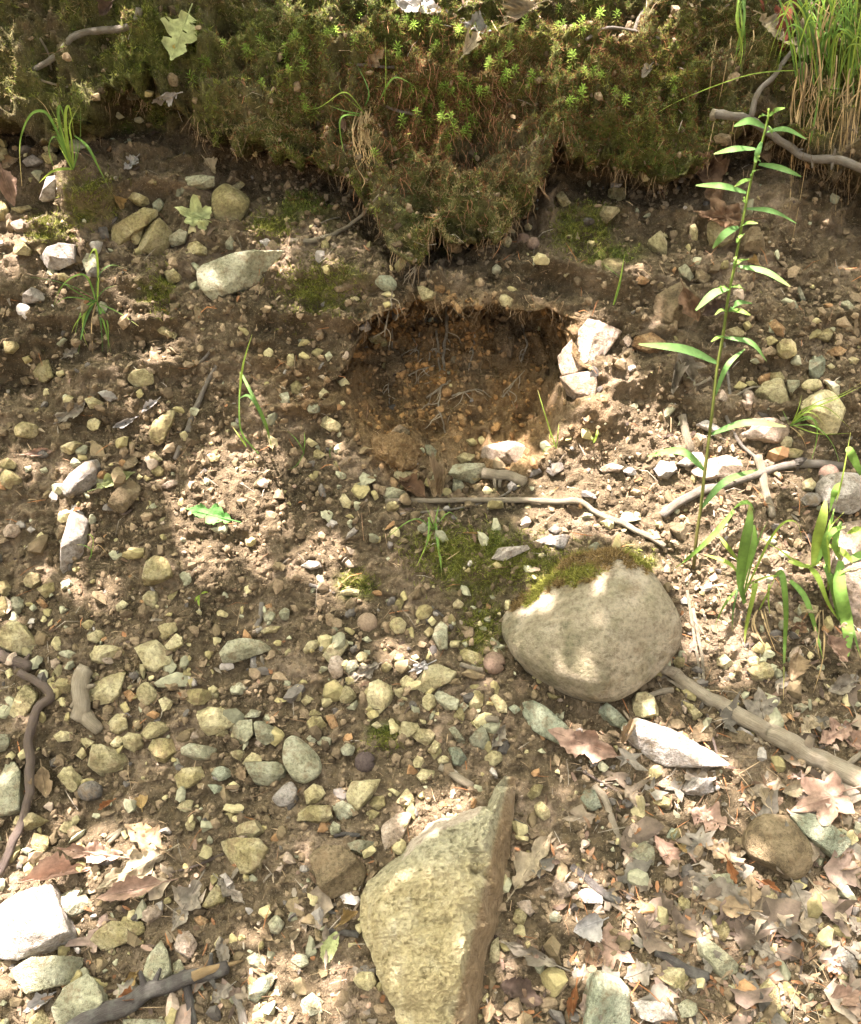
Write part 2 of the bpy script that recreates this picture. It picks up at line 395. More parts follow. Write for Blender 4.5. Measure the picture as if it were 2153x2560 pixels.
    V = fit(np.array([v.co[:] for v in b.verts])); NR = np.array([v.normal[:] for v in b.verts]); F = np.array([[v.index for v in q.verts] for q in b.faces]); b.free()
    lay = unit(r.normal(size=3)+np.array((0,0,1.2))); q = V@lay*f*8 + 1.5*vnoise(V*f*2+o, 5)
    dsp = s*rough*(.024*fbm(V*f*1.6+o, 2, seed % 97) + .016*fbm(V*f*5+o, 3, 7, .6) + .012*(np.abs((q % 1)-.5)*2-.5) + .012*fbm(V*f*14+o, 2, 9))
    return V + NR*dsp[:,None], F
def place_poly(pts, seed, lift=.15, tcf=None, facing=.5):
    pts = hull(pts); c = np.mean(pts, 0)
    A_ = np.array(pts); ar = poly_area(pts); c = A_.mean(0)
    hs = [hit(*(c+(p-c)*.6)) for p in pts] + [hit(*c)]
    ds = [np.linalg.norm(h[0]-CAM) for h in hs]; dm = np.median(ds)
    p0 = CAM + ray(*c)*dm
    n = smooth_normal(c[0], c[1], max(12, .35*math.sqrt(ar)))
    n = unit(n*(1-facing) + unit(CAM-p0)*facing)
    R = frame_from(n)
    W = np.array([on_plane(p[0], p[1], p0, n) for p in pts]) - p0
    L2 = W@R[:, :2]
    return p0, n, R, L2, c, ar
def stone(pts, key, mods, seed, name='stone', tcf=None, lvl=None, rough=1.0, facing=.5, lift=.5):
    p0, n, R, A, c, ar = place_poly(pts, seed, facing=facing)
    s = math.sqrt(poly_area(A)); rnd = 'R' in mods; slab = 'S' in mods
    r = random.Random(seed)
    tc = s*(tcf or (.40 if rnd else .17 if slab else r.uniform(.27,.42)))
    sp = math.sqrt(ar)
    if lvl is None: lvl = 6 if sp > 100 else 5 if sp > 45 else 4
    V, F = stone_shape(A, tc, seed, rnd, slab, lvl, rough)
    p0 = p0 + n*(tc*(1.5 if slab else lift) + .003)
    mw = Matrix.Translation(Vector(p0)) @ Matrix(R.tolist()).to_4x4()
    lv, lf = ico(3); 
    Vl, Fl = stone_shape(A, tc, seed, rnd, slab, 3, .3)
    add_low(Vl@R.T+p0, Fl)
    return V, F, mw, p0, c, sp
STONES = """A1 oR 1310,1200 1390,1170 1480,1185 1535,1230 1520,1320 1470,1385 1390,1400 1320,1370 1297,1280
A1 o 690,1400 800,1340 930,1275 960,1300 955,1360 880,1390 790,1480 720,1510 675,1460
A1 o 870,1460 900,1400 990,1370 1050,1420 1060,1500 1000,1600 900,1590 860,1530
A1 o 800,1440 850,1400 890,1410 860,1500 820,1510
A1 g 1050,1440 1110,1400 1160,1420 1140,1490 1060,1510
A1 g 1135,1085 1170,1080 1310,1100 1310,1150 1260,1165 1130,1150
S w 98,645 120,618 151,606 190,612 192,655 151,675 100,671
A1 w 150,990 210,945 280,990 230,1020 170,1025
A1 y 255,920 290,885 350,890 350,930 280,955
A1 o 265,965 300,940 355,960 350,1000 290,1010
A1 y 490,850 560,810 610,840 580,880 520,890
A1 w 265,1140 300,1090 360,1080 380,1140 350,1220 280,1240
A1 oR 770,1200 800,1170 890,1210 910,1250 840,1260
A1 g 940,1250 980,1215 1015,1260 980,1310 945,1290
A1 oR 0,910 50,915 65,960 40,985 -20,990
A1 oR -20,1230 50,1260 68,1310 40,1355 -20,1355
A1 n 760,545 800,540 850,570 860,600 790,605
A1 o 860,555 930,555 930,590 870,590
A1 o 945,550 1000,550 1010,590 955,590
A1 b 555,580 600,570 610,610 570,620
A1 g 690,700 720,685 745,710 720,730
A1 g 830,720 860,710 890,740 860,755 830,745
A1 o 70,1280 180,1260 200,1280 130,1310 80,1310
A1 p 75,1370 140,1340 190,1390 180,1430 110,1430
A1 o 95,1500 150,1470 200,1530 190,1568 95,1560
A1 g 1375,1490 1410,1440 1440,1480 1430,1530 1385,1525
A1 o 1125,1500 1200,1490 1260,1530 1260,1568 1140,1568
A1 w 1590,1480 1630,1465 1670,1500 1660,1525 1600,1520
A1 o 1425,1140 1470,1110 1500,1130 1470,1165 1430,1165
A1 bR 1015,470 1040,440 1080,470 1075,520 1035,525
A3 y 145,1310 190,1260 280,1265 285,1290 190,1370 160,1360
A3 o 215,1190 320,1185 330,1220 260,1250 215,1225
A3 y 455,1490 540,1430 575,1490 575,1568 520,1568 470,1530
A3 y 705,1395 740,1375 765,1420 760,1480 720,1475
A3 y 835,1360 860,1335 960,1350 1010,1385 985,1470 900,1530 840,1520 830,1440
A3 b 1010,1450 1090,1395 1150,1400 1180,1480 1180,1568 1000,1568
A3 bR 855,830 900,810 950,820 950,870 880,880
A2 o 1640,1160 1690,1190 1764,1280 1764,1310 1700,1290 1640,1220
A2 yR 1450,1385 1475,1368 1500,1390 1485,1415 1455,1412
A2 bR 960,1480 1000,1455 1045,1490 1030,1530 985,1530
A2 oR 1310,1480 1345,1460 1370,1490 1350,1520 1310,1510
B1 gS 1245,110 1300,60 1400,20 1600,-20 1740,-22 1780,10 1700,120 1640,165 1500,220 1400,270 1340,300 1295,265 1250,190
B1 w 135,290 160,230 200,190 285,230 270,280 210,290
B1 g 510,40 540,10 600,20 610,90 590,160 560,170
B1 o 1000,100 1060,70 1110,110 1115,140 1030,175 1020,140
B1 o 350,110 390,105 440,150 400,165 360,145
B1 g 1150,190 1200,170 1225,200 1160,220
B1 b 1185,330 1210,300 1240,340 1235,420 1200,410
B1 o 950,430 1000,425 1080,480 1060,500 980,470
B1 o 20,520 120,525 120,560 80,600 30,590
B1 o 135,620 180,605 210,640 160,660
B1 o 190,660 250,635 300,640 320,700 335,750 280,780 230,770 210,710
B1 y 350,710 400,700 410,730 370,750
B1 b 130,745 180,730 210,780 150,785
B1 yR 780,740 820,700 900,690 940,720 940,780 850,810 790,790
B1 o 825,840 860,815 880,850 850,880
B1 y 390,870 420,850 455,870 440,900 395,900
B1 y 520,880 570,870 640,900 640,930 550,940
B1 y 540,1010 590,985 625,1010 610,1060 570,1075 535,1045
B1 oS 940,1090 960,990 1010,950 1070,960 1060,1020 1010,1120 950,1160 905,1155
B1 oR 100,1060 160,1020 230,1040 250,1090 190,1120 110,1110
B1 o 370,1170 440,1130 500,1150 510,1180 430,1215 375,1210
B1 b 360,1040 400,1010 440,1020 430,1060 370,1065
B1 w 395,1440 460,1320 530,1260 590,1250 615,1290 620,1370 570,1420 480,1470 430,1490 400,1475
B1 b 650,1540 690,1460 790,1350 820,1345 865,1430 850,1460 760,1568 660,1568
B1 b 740,1300 770,1250 830,1220 850,1260 800,1310 760,1320
B1 o 910,1220 950,1205 1000,1250 950,1270
B1 oR 930,1310 970,1285 1010,1310 1000,1345 940,1350
B1 oR 880,1355 910,1340 930,1370 900,1385
B1 p 970,1420 1030,1380 1090,1370 1080,1410 1010,1435
B1 o 1270,1230 1310,1205 1350,1220 1340,1260 1290,1265
B1 o 0,1260 60,1240 105,1270 95,1310 40,1310 0,1290
B1 g 150,1290 190,1280 200,1310 160,1325
B1 g 245,1310 280,1290 300,1320 260,1335
B1 o 5,1340 60,1310 130,1370 130,1400 60,1430 15,1400
B1 r 0,1370 40,1400 40,1440 -10,1430
C1 w 375,310 380,220 400,130 415,60 430,0 445,-60 480,-85 530,-30 545,10 535,100 525,260 500,345 470,375 385,345
B1 p 1570,1390 1620,1360 1650,1390 1640,1430 1590,1420
B1 y 1615,600 1650,570 1680,590 1660,630 1630,630
B1 g 1700,860 1764,840 1780,910 1740,930
B2 nR 525,150 560,120 620,120 650,160 640,210 580,215
B2 y 800,190 830,185 920,240 905,275 830,285
B2 y 1285,240 1330,235 1375,270 1365,310 1320,315 1300,280
B2 gR 1255,75 1280,55 1315,80 1295,120 1260,110
B2 y 570,235 610,220 655,245 640,265 600,255
B2 o 580,290 620,280 635,310 600,325
B2 yR 380,260 420,250 440,270 410,285
B2 w 430,440 480,400 508,440 460,470
B2 o 500,490 560,470 615,520 570,545 520,525
B2 o 70,620 100,600 140,620 110,640
B2 o 140,600 180,570 220,590 180,630
B2 g 225,610 255,585 275,620 245,650
B2 y 0,610 40,600 40,680 0,700
B2 o 20,800 60,765 95,800 70,860 25,850
B2 y 300,780 350,760 380,790 330,810
B2 y 195,840 220,810 255,840 230,885 195,870
B2 g 110,910 190,905 190,950 130,965
B2 y 195,1000 230,985 330,1035 320,1075 260,1080 195,1040
B2 y 310,900 330,885 350,910 330,925
B2 g 285,1180 310,1155 340,1190 320,1215 285,1210
B2 o 155,1200 180,1180 230,1220 190,1250 155,1240
B2 y 110,1140 130,1115 185,1155 150,1175
B2 b 620,1100 680,1060 745,1050 745,1110 700,1140 640,1125
B2 g 835,1160 880,1165 940,1220 900,1250 850,1220
B2 p 1165,1210 1230,1170 1320,1150 1420,1170 1470,1210 1460,1300 1400,1300 1300,1270 1200,1240
B2 o 1030,1240 1080,1205 1150,1220 1120,1260 1060,1275
B2 o 1080,1140 1130,1125 1160,1150 1120,1175
B2 o 1170,1120 1195,1105 1215,1130 1190,1165
B2 g 970,1300 1020,1280 1180,1290 1200,1330 1130,1400 1080,1370 990,1340
B2 o 1090,1310 1150,1285 1200,1310 1190,1380 1110,1390
B2 y 640,1330 700,1310 790,1330 795,1370 730,1385 650,1355
B2 g 850,1330 920,1310 940,1380 880,1400
B2 g 1010,1360 1060,1370 1095,1440 1030,1460 1005,1440
B2 g 575,1430 640,1415 700,1440 735,1490 640,1510 590,1480
B2 y 315,1490 340,1455 390,1510 380,1550 340,1540
B2 o 505,1450 530,1435 555,1480 530,1500
B2 o 605,1530 640,1510 690,1540 660,1568 610,1568
B2 w 1340,1410 1370,1385 1415,1420 1390,1440 1350,1440
B2 d 1570,1340 1600,1270 1670,1265 1680,1310 1620,1350
S p 1393,905 1400,880 1470,805 1500,808 1555,828 1548,850 1500,890 1495,920 1440,942 1395,938
S p 1407,960 1430,942 1495,935 1497,975 1490,998 1440,1005 1415,985
B3 b 480,300 510,230 640,190 690,200 790,390 780,450 600,460 480,420
B3 r 360,560 380,500 480,470 570,530 560,580 440,615
B3 p 300,520 340,480 365,530 340,570
B3 r 370,150 410,125 470,150 440,180 380,175
B3 o 175,60 200,40 310,35 300,140 240,130 190,105
B3 g 640,80 680,50 740,130 720,160 660,130
B3 b 745,110 800,95 850,150 800,185 760,160
B3 r 1200,420 1240,390 1300,450 1290,500 1250,490
B3 g 1370,230 1385,190 1425,260 1410,310
B3 g 1280,280 1300,265 1390,320 1370,335
B3 g 1640,310 1690,290 1730,330 1710,365
B3 y 1455,390 1490,375 1515,400 1480,420
B3 o 1480,470 1560,440 1590,470 1560,530 1500,510
B3 r 1555,590 1610,555 1670,590 1640,625 1570,625
B3 y 1670,640 1700,620 1745,640 1730,670 1690,670
B3 n 1450,650 1530,615 1550,650 1545,740 1470,755 1445,720
B3 yR 1550,680 1580,660 1605,680 1580,697
B3 o 930,450 1000,430 1050,470 1030,500 950,490
B3 o 1035,410 1070,395 1095,430 1060,460
B3 o 1250,540 1290,505 1360,520 1365,600 1300,630 1250,600
B3 o 1160,520 1210,490 1250,530 1200,560
B3 b 1160,590 1200,560 1250,580 1230,610 1180,610
B3 g 1080,640 1120,615 1160,630 1120,660
B3 r 1125,760 1150,730 1210,710 1200,770 1150,795
B3 o 1210,720 1270,705 1300,750 1260,780 1210,760
B3 g 1310,760 1390,760 1390,800 1340,850 1310,810
B3 yR 1395,800 1430,770 1510,770 1525,800 1470,835 1410,825
B3 g 1540,760 1600,770 1635,800 1630,860 1580,830
B3 y 1100,860 1180,790 1260,765 1300,780 1310,870 1340,960 1270,950 1200,905
B3 y 1380,930 1440,860 1540,820 1600,840 1670,930 1640,990 1610,1100 1530,1090 1480,1040 1410,1000
B3 yR 1260,1140 1290,1105 1340,1115 1340,1170 1290,1185
B3 o 1285,1200 1330,1175 1400,1200 1380,1240 1320,1240
B3 p 970,1070 1060,1000 1180,990 1300,1030 1300,1090 1230,1150 1080,1130 990,1100
B3 p 1040,850 1070,820 1110,880 1100,930 1060,930
B3 p 880,890 910,820 945,870 935,910
B3 o 975,810 1010,775 1060,800 1020,830
B3 o 1050,770 1100,760 1130,790 1080,800
B3 w 760,1040 820,1005 930,1070 860,1090
B3 w 640,1280 730,1200 830,1210 800,1260 700,1300
B3 p 720,1330 790,1260 960,1215 1050,1260 1055,1290 960,1370 830,1390 740,1360
B3 w 490,1310 540,1255 620,1260 640,1310 570,1370 520,1370
B3 p 150,1310 230,1270 300,1300 280,1330 190,1330
B3 w 300,1310 350,1290 390,1340 340,1350
B3 dR 1390,1500 1430,1460 1500,1460 1520,1500 1490,1545 1410,1540
B3 wR 1480,1420 1540,1360 1640,1340 1800,1350 1830,1500 1700,1590 1580,1568 1500,1480
B3 y 1385,1390 1440,1360 1485,1400 1460,1450 1400,1440
C1 p 20,120 60,75 130,80 140,120 100,160 40,150
C1 w 165,105 190,85 220,105 190,130
C1 y 225,155 260,120 285,150 260,175
C1 b 340,130 370,80 410,85 395,150 355,175
C1 o 875,390 900,310 955,265 1010,280 1070,350 1060,410 1000,440 920,450 875,430
C1 y 150,430 200,370 240,380 260,430 200,475 160,460
C1 o 240,480 290,440 330,430 340,480 280,530
C1 o 0,430 40,420 75,480 50,520 0,500
C1 o 0,530 40,520 65,590 30,650 0,640
C1 g 70,530 110,515 165,570 130,620 80,620
C1 y 885,520 920,485 970,495 980,560 950,595 900,570
C1 y 710,580 750,550 790,580 750,610 715,605
C1 r 215,540 250,525 295,580 270,600
C1 g 180,590 210,565 230,590 205,615
C1 y -20,720 70,675 150,690 190,760 240,820 220,870 150,890 60,840 -20,820
C1 y 535,760 600,720 650,720 650,770 600,810 550,790
C1 o 500,690 540,660 590,680 570,715 520,715
C1 y 550,880 600,820 660,810 750,830 765,860 750,910 640,940 570,920
C1 y 820,810 850,785 950,780 990,820 1055,880 1040,950 960,990 900,960 870,900
C1 y 945,720 1000,690 1085,685 1080,730 1020,785 975,770
C1 y 1010,820 1090,740 1125,770 1130,820 1080,850 1030,845
C1 gS 1350,870 1400,800 1480,780 1600,790 1670,850 1560,890 1480,920 1370,930
C1 yR 1330,610 1360,600 1405,630 1390,650 1340,635
C1 gR 1615,640 1640,610 1690,630 1670,680 1620,680
C1 gR 1705,620 1740,590 1770,600 1764,670 1720,660
C1 o 1590,730 1650,700 1720,700 1690,740 1610,750
C1 g 370,870 440,855 490,880 430,905
C1 p 310,910 350,895 375,920 350,970 320,950
C1 y 530,1130 560,1070 640,1020 740,985 780,985 760,1060 740,1130 700,1170 600,1195 545,1170
C1 o 330,1070 370,1015 420,1020 450,1070 430,1110 350,1110
C1 yR 555,1010 590,990 615,1010 590,1040
C1 y 55,1240 100,1150 180,1060 240,1070 240,1150 200,1220 130,1270 70,1265
C1 yR 840,1100 880,1050 920,1045 970,1110 960,1160 900,1190 850,1150
C1 y 970,1150 1010,1130 1065,1165 1040,1210 1000,1225
C1 b 1015,1050 1040,1020 1130,1050 1120,1085 1050,1095
C1 o 1120,1130 1160,1095 1280,1100 1305,1140 1250,1180 1150,1190
C1 y 1275,1080 1310,1055 1355,1090 1320,1115
C1 g 1405,1080 1470,1040 1520,1070 1490,1120 1420,1115
C1 o 1150,1030 1180,1015 1200,1050 1170,1080
C1 b 625,1200 660,1180 705,1200 690,1240 640,1240
C1 o 735,1190 770,1170 800,1220 770,1240
C1 r 900,1240 940,1215 985,1240 950,1270
C1 r 760,1110 800,1090 840,1130 800,1170
C1 o 660,1300 720,1235 770,1240 790,1330 730,1360 680,1340
C1 y 820,1290 850,1280 870,1310 840,1345
C1 y 1210,1230 1300,1190 1400,1210 1480,1250 1430,1310 1290,1370 1240,1330
C1 g 1410,1330 1460,1285 1550,1280 1560,1370 1500,1430 1440,1390
C1 g 1550,1310 1600,1280 1700,1340 1700,1430 1630,1440 1570,1390
C1 g 1490,1260 1540,1215 1600,1220 1580,1265
C1 y 1310,1350 1350,1330 1410,1350 1390,1380 1330,1385
C1 y 870,1360 920,1290 1000,1280 1040,1330 980,1380 900,1390
C1 y 680,1420 720,1370 760,1380 740,1440 690,1445
C1 y 755,1400 810,1360 885,1370 880,1430 830,1480 770,1450
C1 y 330,1375 380,1345 460,1355 450,1400 360,1415
C1 y 485,1390 530,1385 570,1410 530,1450
C1 y 460,1490 500,1440 530,1490 500,1520
C1 y 540,1510 570,1445 700,1450 800,1490 800,1530 740,1600 600,1620 540,1570
C1 o 890,1400 960,1410 1070,1400 1080,1470 1010,1540 960,1520
C1 g 1125,1430 1180,1415 1290,1440 1350,1480 1320,1520 1200,1520 1130,1490
C1 y 1410,1470 1460,1455 1500,1470 1480,1530 1430,1500
C1 y 1480,1540 1540,1470 1600,1500 1600,1540 1540,1568
C1 y 30,1500 70,1465 100,1490 70,1520
C1 y 110,1480 150,1450 170,1500 130,1520
C1 dR 320,1520 360,1495 400,1520 380,1560 330,1560
C1 g -20,1350 60,1345 70,1400 40,1460 -20,1470
C1 y 35,980 70,960 90,1000 60,1030
C2 y 205,890 250,830 340,760 380,755 380,800 330,870 250,940 210,930
C2 y 85,850 110,810 170,785 195,820 160,850 100,870
C2 pR 255,960 270,900 320,880 350,920 340,1000 290,1030
C2 g 345,960 370,910 420,905 430,950 370,1000
C2 yR 415,890 440,860 490,870 470,920 430,920
C2 yR 430,940 460,920 495,940 470,970
C2 oR 620,700 640,660 690,650 725,690 710,740 660,755
C2 oR 780,630 800,585 850,570 885,600 860,650 800,665
C2 y 855,670 880,640 910,670 885,705
C2 o 965,650 1000,625 1030,660 1010,695 975,685
C2 g 885,780 900,720 950,670 980,720 975,840 930,850
C2 o 830,740 870,700 900,740 860,770
C2 y 980,790 1050,790 1040,830 1000,835
C2 o 655,560 680,525 715,550 690,610 655,600
C2 o 690,500 715,480 740,530 715,550
C2 b 745,510 790,460 825,500 810,540 750,540
C2 y 320,490 380,470 440,480 430,515 340,515
C2 b 350,560 390,520 420,560 400,605 360,600
C2 w 80,330 130,300 200,310 210,340 140,355
C2 p 355,310 375,290 410,335 370,340
C2 w 350,180 370,130 410,92 428,110 400,150
C2 w 235,85 270,50 310,65 270,105
C2 y 630,115 660,95 690,120 680,160 640,145
C2 g 790,100 830,70 865,100 840,135 800,125
C2 wS 1220,265 1290,235 1420,220 1455,250 1400,290 1330,310 1250,290
C2 o 1255,320 1280,300 1315,330 1280,350
C2 wS 1525,195 1560,170 1660,160 1750,150 1760,190 1660,230 1570,215
C2 p 1410,60 1460,20 1490,60 1460,100 1420,90
C2 w 1590,110 1640,75 1680,110 1640,140
C2 o 1010,560 1040,530 1080,565 1050,590 1015,590
C2 g 450,780 490,760 520,790 490,805
C2 y 645,890 680,865 720,890 700,930 650,920
C2 y 755,890 790,875 810,900 780,915
C2 o 570,940 600,920 640,945 610,990 575,975
C2 y 765,1070 800,1020 850,950 920,930 1030,990 1000,1050 900,1100 830,1115
C2 o 1050,860 1080,840 1190,880 1190,920 1150,950 1080,920
C2 y 675,1030 720,1005 770,1040 750,1090 700,1085
C2 y 650,1090 710,1075 720,1100 690,1145 660,1120
C2 yR 460,1110 490,1075 530,1090 530,1130 490,1150
C2 y 500,1050 560,1030 620,1060 640,1120 610,1200 550,1250 470,1240
C2 y 310,1120 350,1060 390,1080 425,1130 390,1170 320,1160
C2 y 820,1150 850,1120 900,1130 910,1180 860,1230 820,1200
C2 g 890,1110 930,1090 1050,1160 1040,1210 980,1215 930,1170
C2 o 1110,1160 1150,1090 1200,1100 1190,1180 1150,1225 1110,1200
C2 y 1235,1130 1260,1110 1340,1180 1340,1225 1290,1225
C2 n 1350,1200 1390,1180 1430,1210 1390,1245
C2 g 1040,1190 1070,1165 1105,1190 1070,1230
C2 bR 720,1250 750,1210 800,1225 790,1280 740,1290
C2 o 110,1290 140,1255 200,1255 240,1310 200,1350 130,1340
C2 o 120,1240 160,1205 210,1240 180,1260
C2 r 235,1250 285,1245 310,1310 270,1335
C2 y 85,1160 120,1120 165,1150 110,1190
C2 y 35,1130 60,1065 90,1080 80,1150 50,1165
C2 y 675,1400 700,1290 750,1300 800,1290 805,1320 740,1380
C2 y 760,1370 820,1330 910,1340 890,1400 850,1440 790,1400
C2 y 855,1470 900,1400 940,1430 900,1490
C2 yR 520,1310 550,1285 580,1310 550,1330
C2 g 985,1330 1020,1310 1085,1390 1080,1430 1030,1400
C2 g 1110,1390 1180,1310 1210,1340 1240,1420 1190,1455 1130,1430
C2 n 980,1450 1040,1440 1100,1520 1090,1560 1010,1550
C2 yR 1200,1510 1250,1470 1300,1480 1310,1530 1260,1560 1210,1550
C2 nS 1435,1170 1490,1160 1600,1220 1710,1320 1764,1400 1690,1440 1540,1370 1435,1310
C2 g 175,1400 220,1375 270,1390 260,1430 190,1435
C2 g 110,1390 150,1355 190,1380 150,1425
C2 gR 320,1450 360,1415 410,1440 390,1490 340,1490
C2 gR 0,1384 50,1390 130,1440 190,1500 210,1568 180,1630 100,1671 20,1620 -29,1540 -30,1450
C2 y 770,1530 800,1490 840,1510 820,1568 780,1568
C2 y 915,1520 950,1490 990,1500 980,1540 925,1545
C3 y 355,1200 370,1120 440,1110 515,1170 520,1250 430,1270 365,1250
C3 n 150,1200 200,1175 340,1290 330,1340 240,1310 155,1240
C3 wS 330,1340 400,1280 560,1330 650,1400 820,1480 990,1560 820,1570 550,1568 440,1480 350,1390
C3 o 665,1160 720,1180 800,1250 790,1290 730,1270
C3 y 875,900 920,870 980,930 940,970 880,940
C3 y 1060,910 1100,880 1150,900 1120,960 1070,940
C3 o 1085,850 1140,790 1180,830 1160,880
C3 o 1060,980 1150,910 1220,960 1220,1020 1150,1050 1090,1030
C3 o 610,920 640,885 685,900 680,950 630,960
C3 b 730,1340 790,1300 880,1340 850,1410 740,1420
C3 b 930,1350 1040,1340 1130,1400 1080,1425 960,1410
C3 w 780,490 820,440 850,430 850,480 800,505
C3 g 1340,1190 1390,1175 1430,1200 1390,1240
C3 p 830,400 870,370 890,410 850,430
C3 b 575,90 600,60 680,80 700,190 640,170
C3 n 85,220 130,190 170,220 140,260
C3 p 1210,360 1270,345 1320,390 1250,410
C3 o 1350,600 1400,560 1490,580 1480,640 1380,630
S p 2065,1420 2100,1310 2160,1285 2190,1400 2190,1600 2110,1600 2065,1560
D1 g -30,-40 130,-20 140,130 130,270 60,290 -20,300
D1 y 350,60 390,10 440,0 510,80 470,160 420,140
D1 dR 485,150 520,100 580,80 640,120 630,180 560,205 500,190
D1 o 75,350 100,300 200,275 300,330 250,370 160,390
D1 y 360,385 400,340 465,335 470,380 440,410 380,405
D1 o 190,460 230,410 300,430 310,500 260,540 210,510
D1 n 120,500 170,485 215,500 170,535
D1 p 265,240 300,210 330,220 320,270
D1 o 1075,50 1130,10 1260,0 1250,60 1150,130 1100,150
D1 n 1295,40 1320,0 1400,0 1425,60 1340,85
D1 n 1280,100 1330,100 1395,130 1320,155
D1 y 1395,110 1430,85 1475,120 1430,140
D1 y 1085,240 1130,190 1190,200 1180,260 1130,280
D1 yR 1135,350 1160,310 1200,330 1190,385 1150,385
D1 g 1505,-20 1560,-40 1700,-35 1764,10 1750,70 1650,135 1560,100
D1 wR 1680,200 1720,150 1764,110 1800,90 1830,140 1810,200 1764,240 1690,240
D1 o 1340,450 1450,445 1600,460 1655,510 1600,620 1490,665 1440,590
D1 y 1440,380 1480,350 1580,330 1610,400 1560,435 1450,420
D1 o 1240,860 1280,790 1340,705 1390,790 1380,830 1270,870
D1 w -60,850 100,790 230,745 340,725 370,820 480,1020 480,1060 340,1110 180,1175 0,1180 -60,1150
D1 o 545,1090 600,1010 680,950 860,955 880,1010 760,1080 600,1145
D1 g 350,750 500,740 555,830 540,880 430,915 380,830
D1 p 860,890 920,840 990,830 990,900 920,950 870,930
D1 g 865,1290 900,1170 990,1060 1040,1150 1060,1260 1020,1330 920,1330
D1 p 1070,1090 1100,1010 1160,1000 1210,1080 1210,1160 1160,1180 1080,1120
D1 g 1060,1200 1110,1170 1140,1230 1110,1300 1070,1280
D1 gS 80,1410 120,1270 230,1180 380,1190 500,1170 545,1200 540,1260 450,1310 250,1370
D1 g 350,1490 430,1350 540,1280 630,1340 690,1460 640,1530 500,1600 380,1590
D1 n 1510,1330 1600,1270 1690,1255 1680,1320 1570,1450 1515,1420
D1 g 1505,1170 1560,1130 1630,1160 1600,1230 1530,1220
D1 y 1540,1510 1640,1450 1630,1560 1540,1568
D1 g 1640,950 1690,895 1745,950 1710,1020 1660,1010
D1 y 1310,1080 1345,1030 1365,1050 1330,1110
D1 g 780,1540 860,1535 1000,1540 1050,1590 780,1600
D1 r 1190,940 1230,920 1280,940 1240,990
D1 o 190,1530 270,1470 320,1550 310,1590 180,1590
D2 y 100,150 150,105 210,115 235,160 190,220 120,225
D2 o 60,330 80,240 260,225 280,310 240,345
D2 g 270,225 340,205 380,230 415,290 390,325 300,320
D2 y 355,170 400,75 570,65 540,140 430,285 380,240
D2 o 495,230 530,170 590,170 600,230 560,260
D2 o 475,280 520,255 560,280 530,315
D2 y 610,130 640,125 690,155 670,175
D2 y 660,210 720,130 765,200 760,260 690,230
D2 y 790,60 820,5 900,20 900,60 820,95
D2 b 150,530 200,490 350,485 450,560 480,650 460,750 280,810 220,770 190,650
D2 g 355,470 430,445 520,460 520,500 450,540 400,510
D2 g 250,370 280,325 320,350 320,400 270,410
D2 p 580,360 640,320 670,280 740,270 760,290 720,400 690,450 600,525 585,440
D2 yR 1510,220 1550,205 1600,260 1610,310 1570,325 1530,290
D2 o 1460,170 1500,110 1560,110 1540,170 1490,200
D2 gR 20,1190 60,1145 110,1165 130,1210 80,1230
D2 yR 400,1300 440,1250 520,1250 545,1310 510,1370 440,1350
D2 g 70,1480 90,1410 150,1370 200,1420 215,1500 130,1520
D2 p 320,1490 370,1430 420,1500 360,1535
D2 o 1370,960 1390,870 1430,850 1460,900 1440,965
D2 p 1400,830 1480,810 1520,860 1480,910 1420,860
D2 g 1600,890 1640,880 1680,920 1660,950 1600,945
D2 y 1230,1190 1250,1080 1290,1050 1300,1150 1270,1215
D2 p 1610,720 1650,690 1700,710 1730,780 1670,800 1630,760
D3 bR 1020,350 1070,295 1180,290 1320,320 1390,430 1450,520 1460,600 1420,690 1330,690 1230,640 1080,560 1030,470
D3 n 1310,280 1380,255 1500,300 1700,450 1705,520 1590,580 1550,550 1390,410
D3 g 330,540 370,480 450,455 500,500 510,590 440,590 350,560
D3 n 40,200 70,140 130,140 180,260 100,270
D3 w 635,110 660,75 780,55 850,100 870,150 800,180 680,180
D3 p 510,110 550,70 620,85 630,130 570,140
D3 o 480,210 540,160 590,190 580,250 530,240
D3 p 340,370 370,340 405,360 390,400 350,395
D3 n 565,430 600,375 640,395 620,440
D3 o 640,810 680,780 720,830 715,890 650,860
D3 y 1130,840 1200,740 1240,770 1255,850 1210,890
D3 g 750,1050 800,1030 870,1090 1010,1200 1020,1260 950,1320 860,1240 770,1150
D3 o 835,940 880,910 950,970 960,1020 910,1065 850,1010
D3 g 710,980 760,950 800,1000 760,1020
D3 yR 790,980 815,960 842,980 820,1015
D3 bR 590,980 630,930 680,940 680,1000 620,1010
D3 o 490,1240 570,1225 680,1240 715,1300 690,1370 610,1360 500,1290
D3 o 510,1390 560,1350 630,1390 600,1450 530,1430
D3 dR 700,1360 730,1325 760,1350 740,1390
D3 n 85,1300 110,1250 170,1240 290,1290 350,1350 360,1650 50,1650 70,1450
D3 w 360,1430 440,1415 540,1430 630,1490 640,1540 500,1568 400,1530
D3 w 1600,1110 1630,1090 1700,1150 1750,1230 1730,1270 1640,1240
D3 o 1140,1340 1200,1290 1260,1350 1280,1480 1230,1520 1150,1420
D3 w 30,770 70,740 180,800 180,840 70,830
D3 g 650,1450 700,1410 760,1440 770,1500 670,1530
"""
ent = []
for i, ln in enumerate(STONES.strip().split('\n')):
    f = ln.split(); pts = [tp(f[0], *map(float, q.split(','))) for q in f[2:]]
    ent.append((poly_area(pts), i, f[1][0], f[1][1:], pts))
ent.sort(key=lambda e: -e[0])
REG = []      # things placed so far: (object, photo point, size, words)
small = []
nst = 0
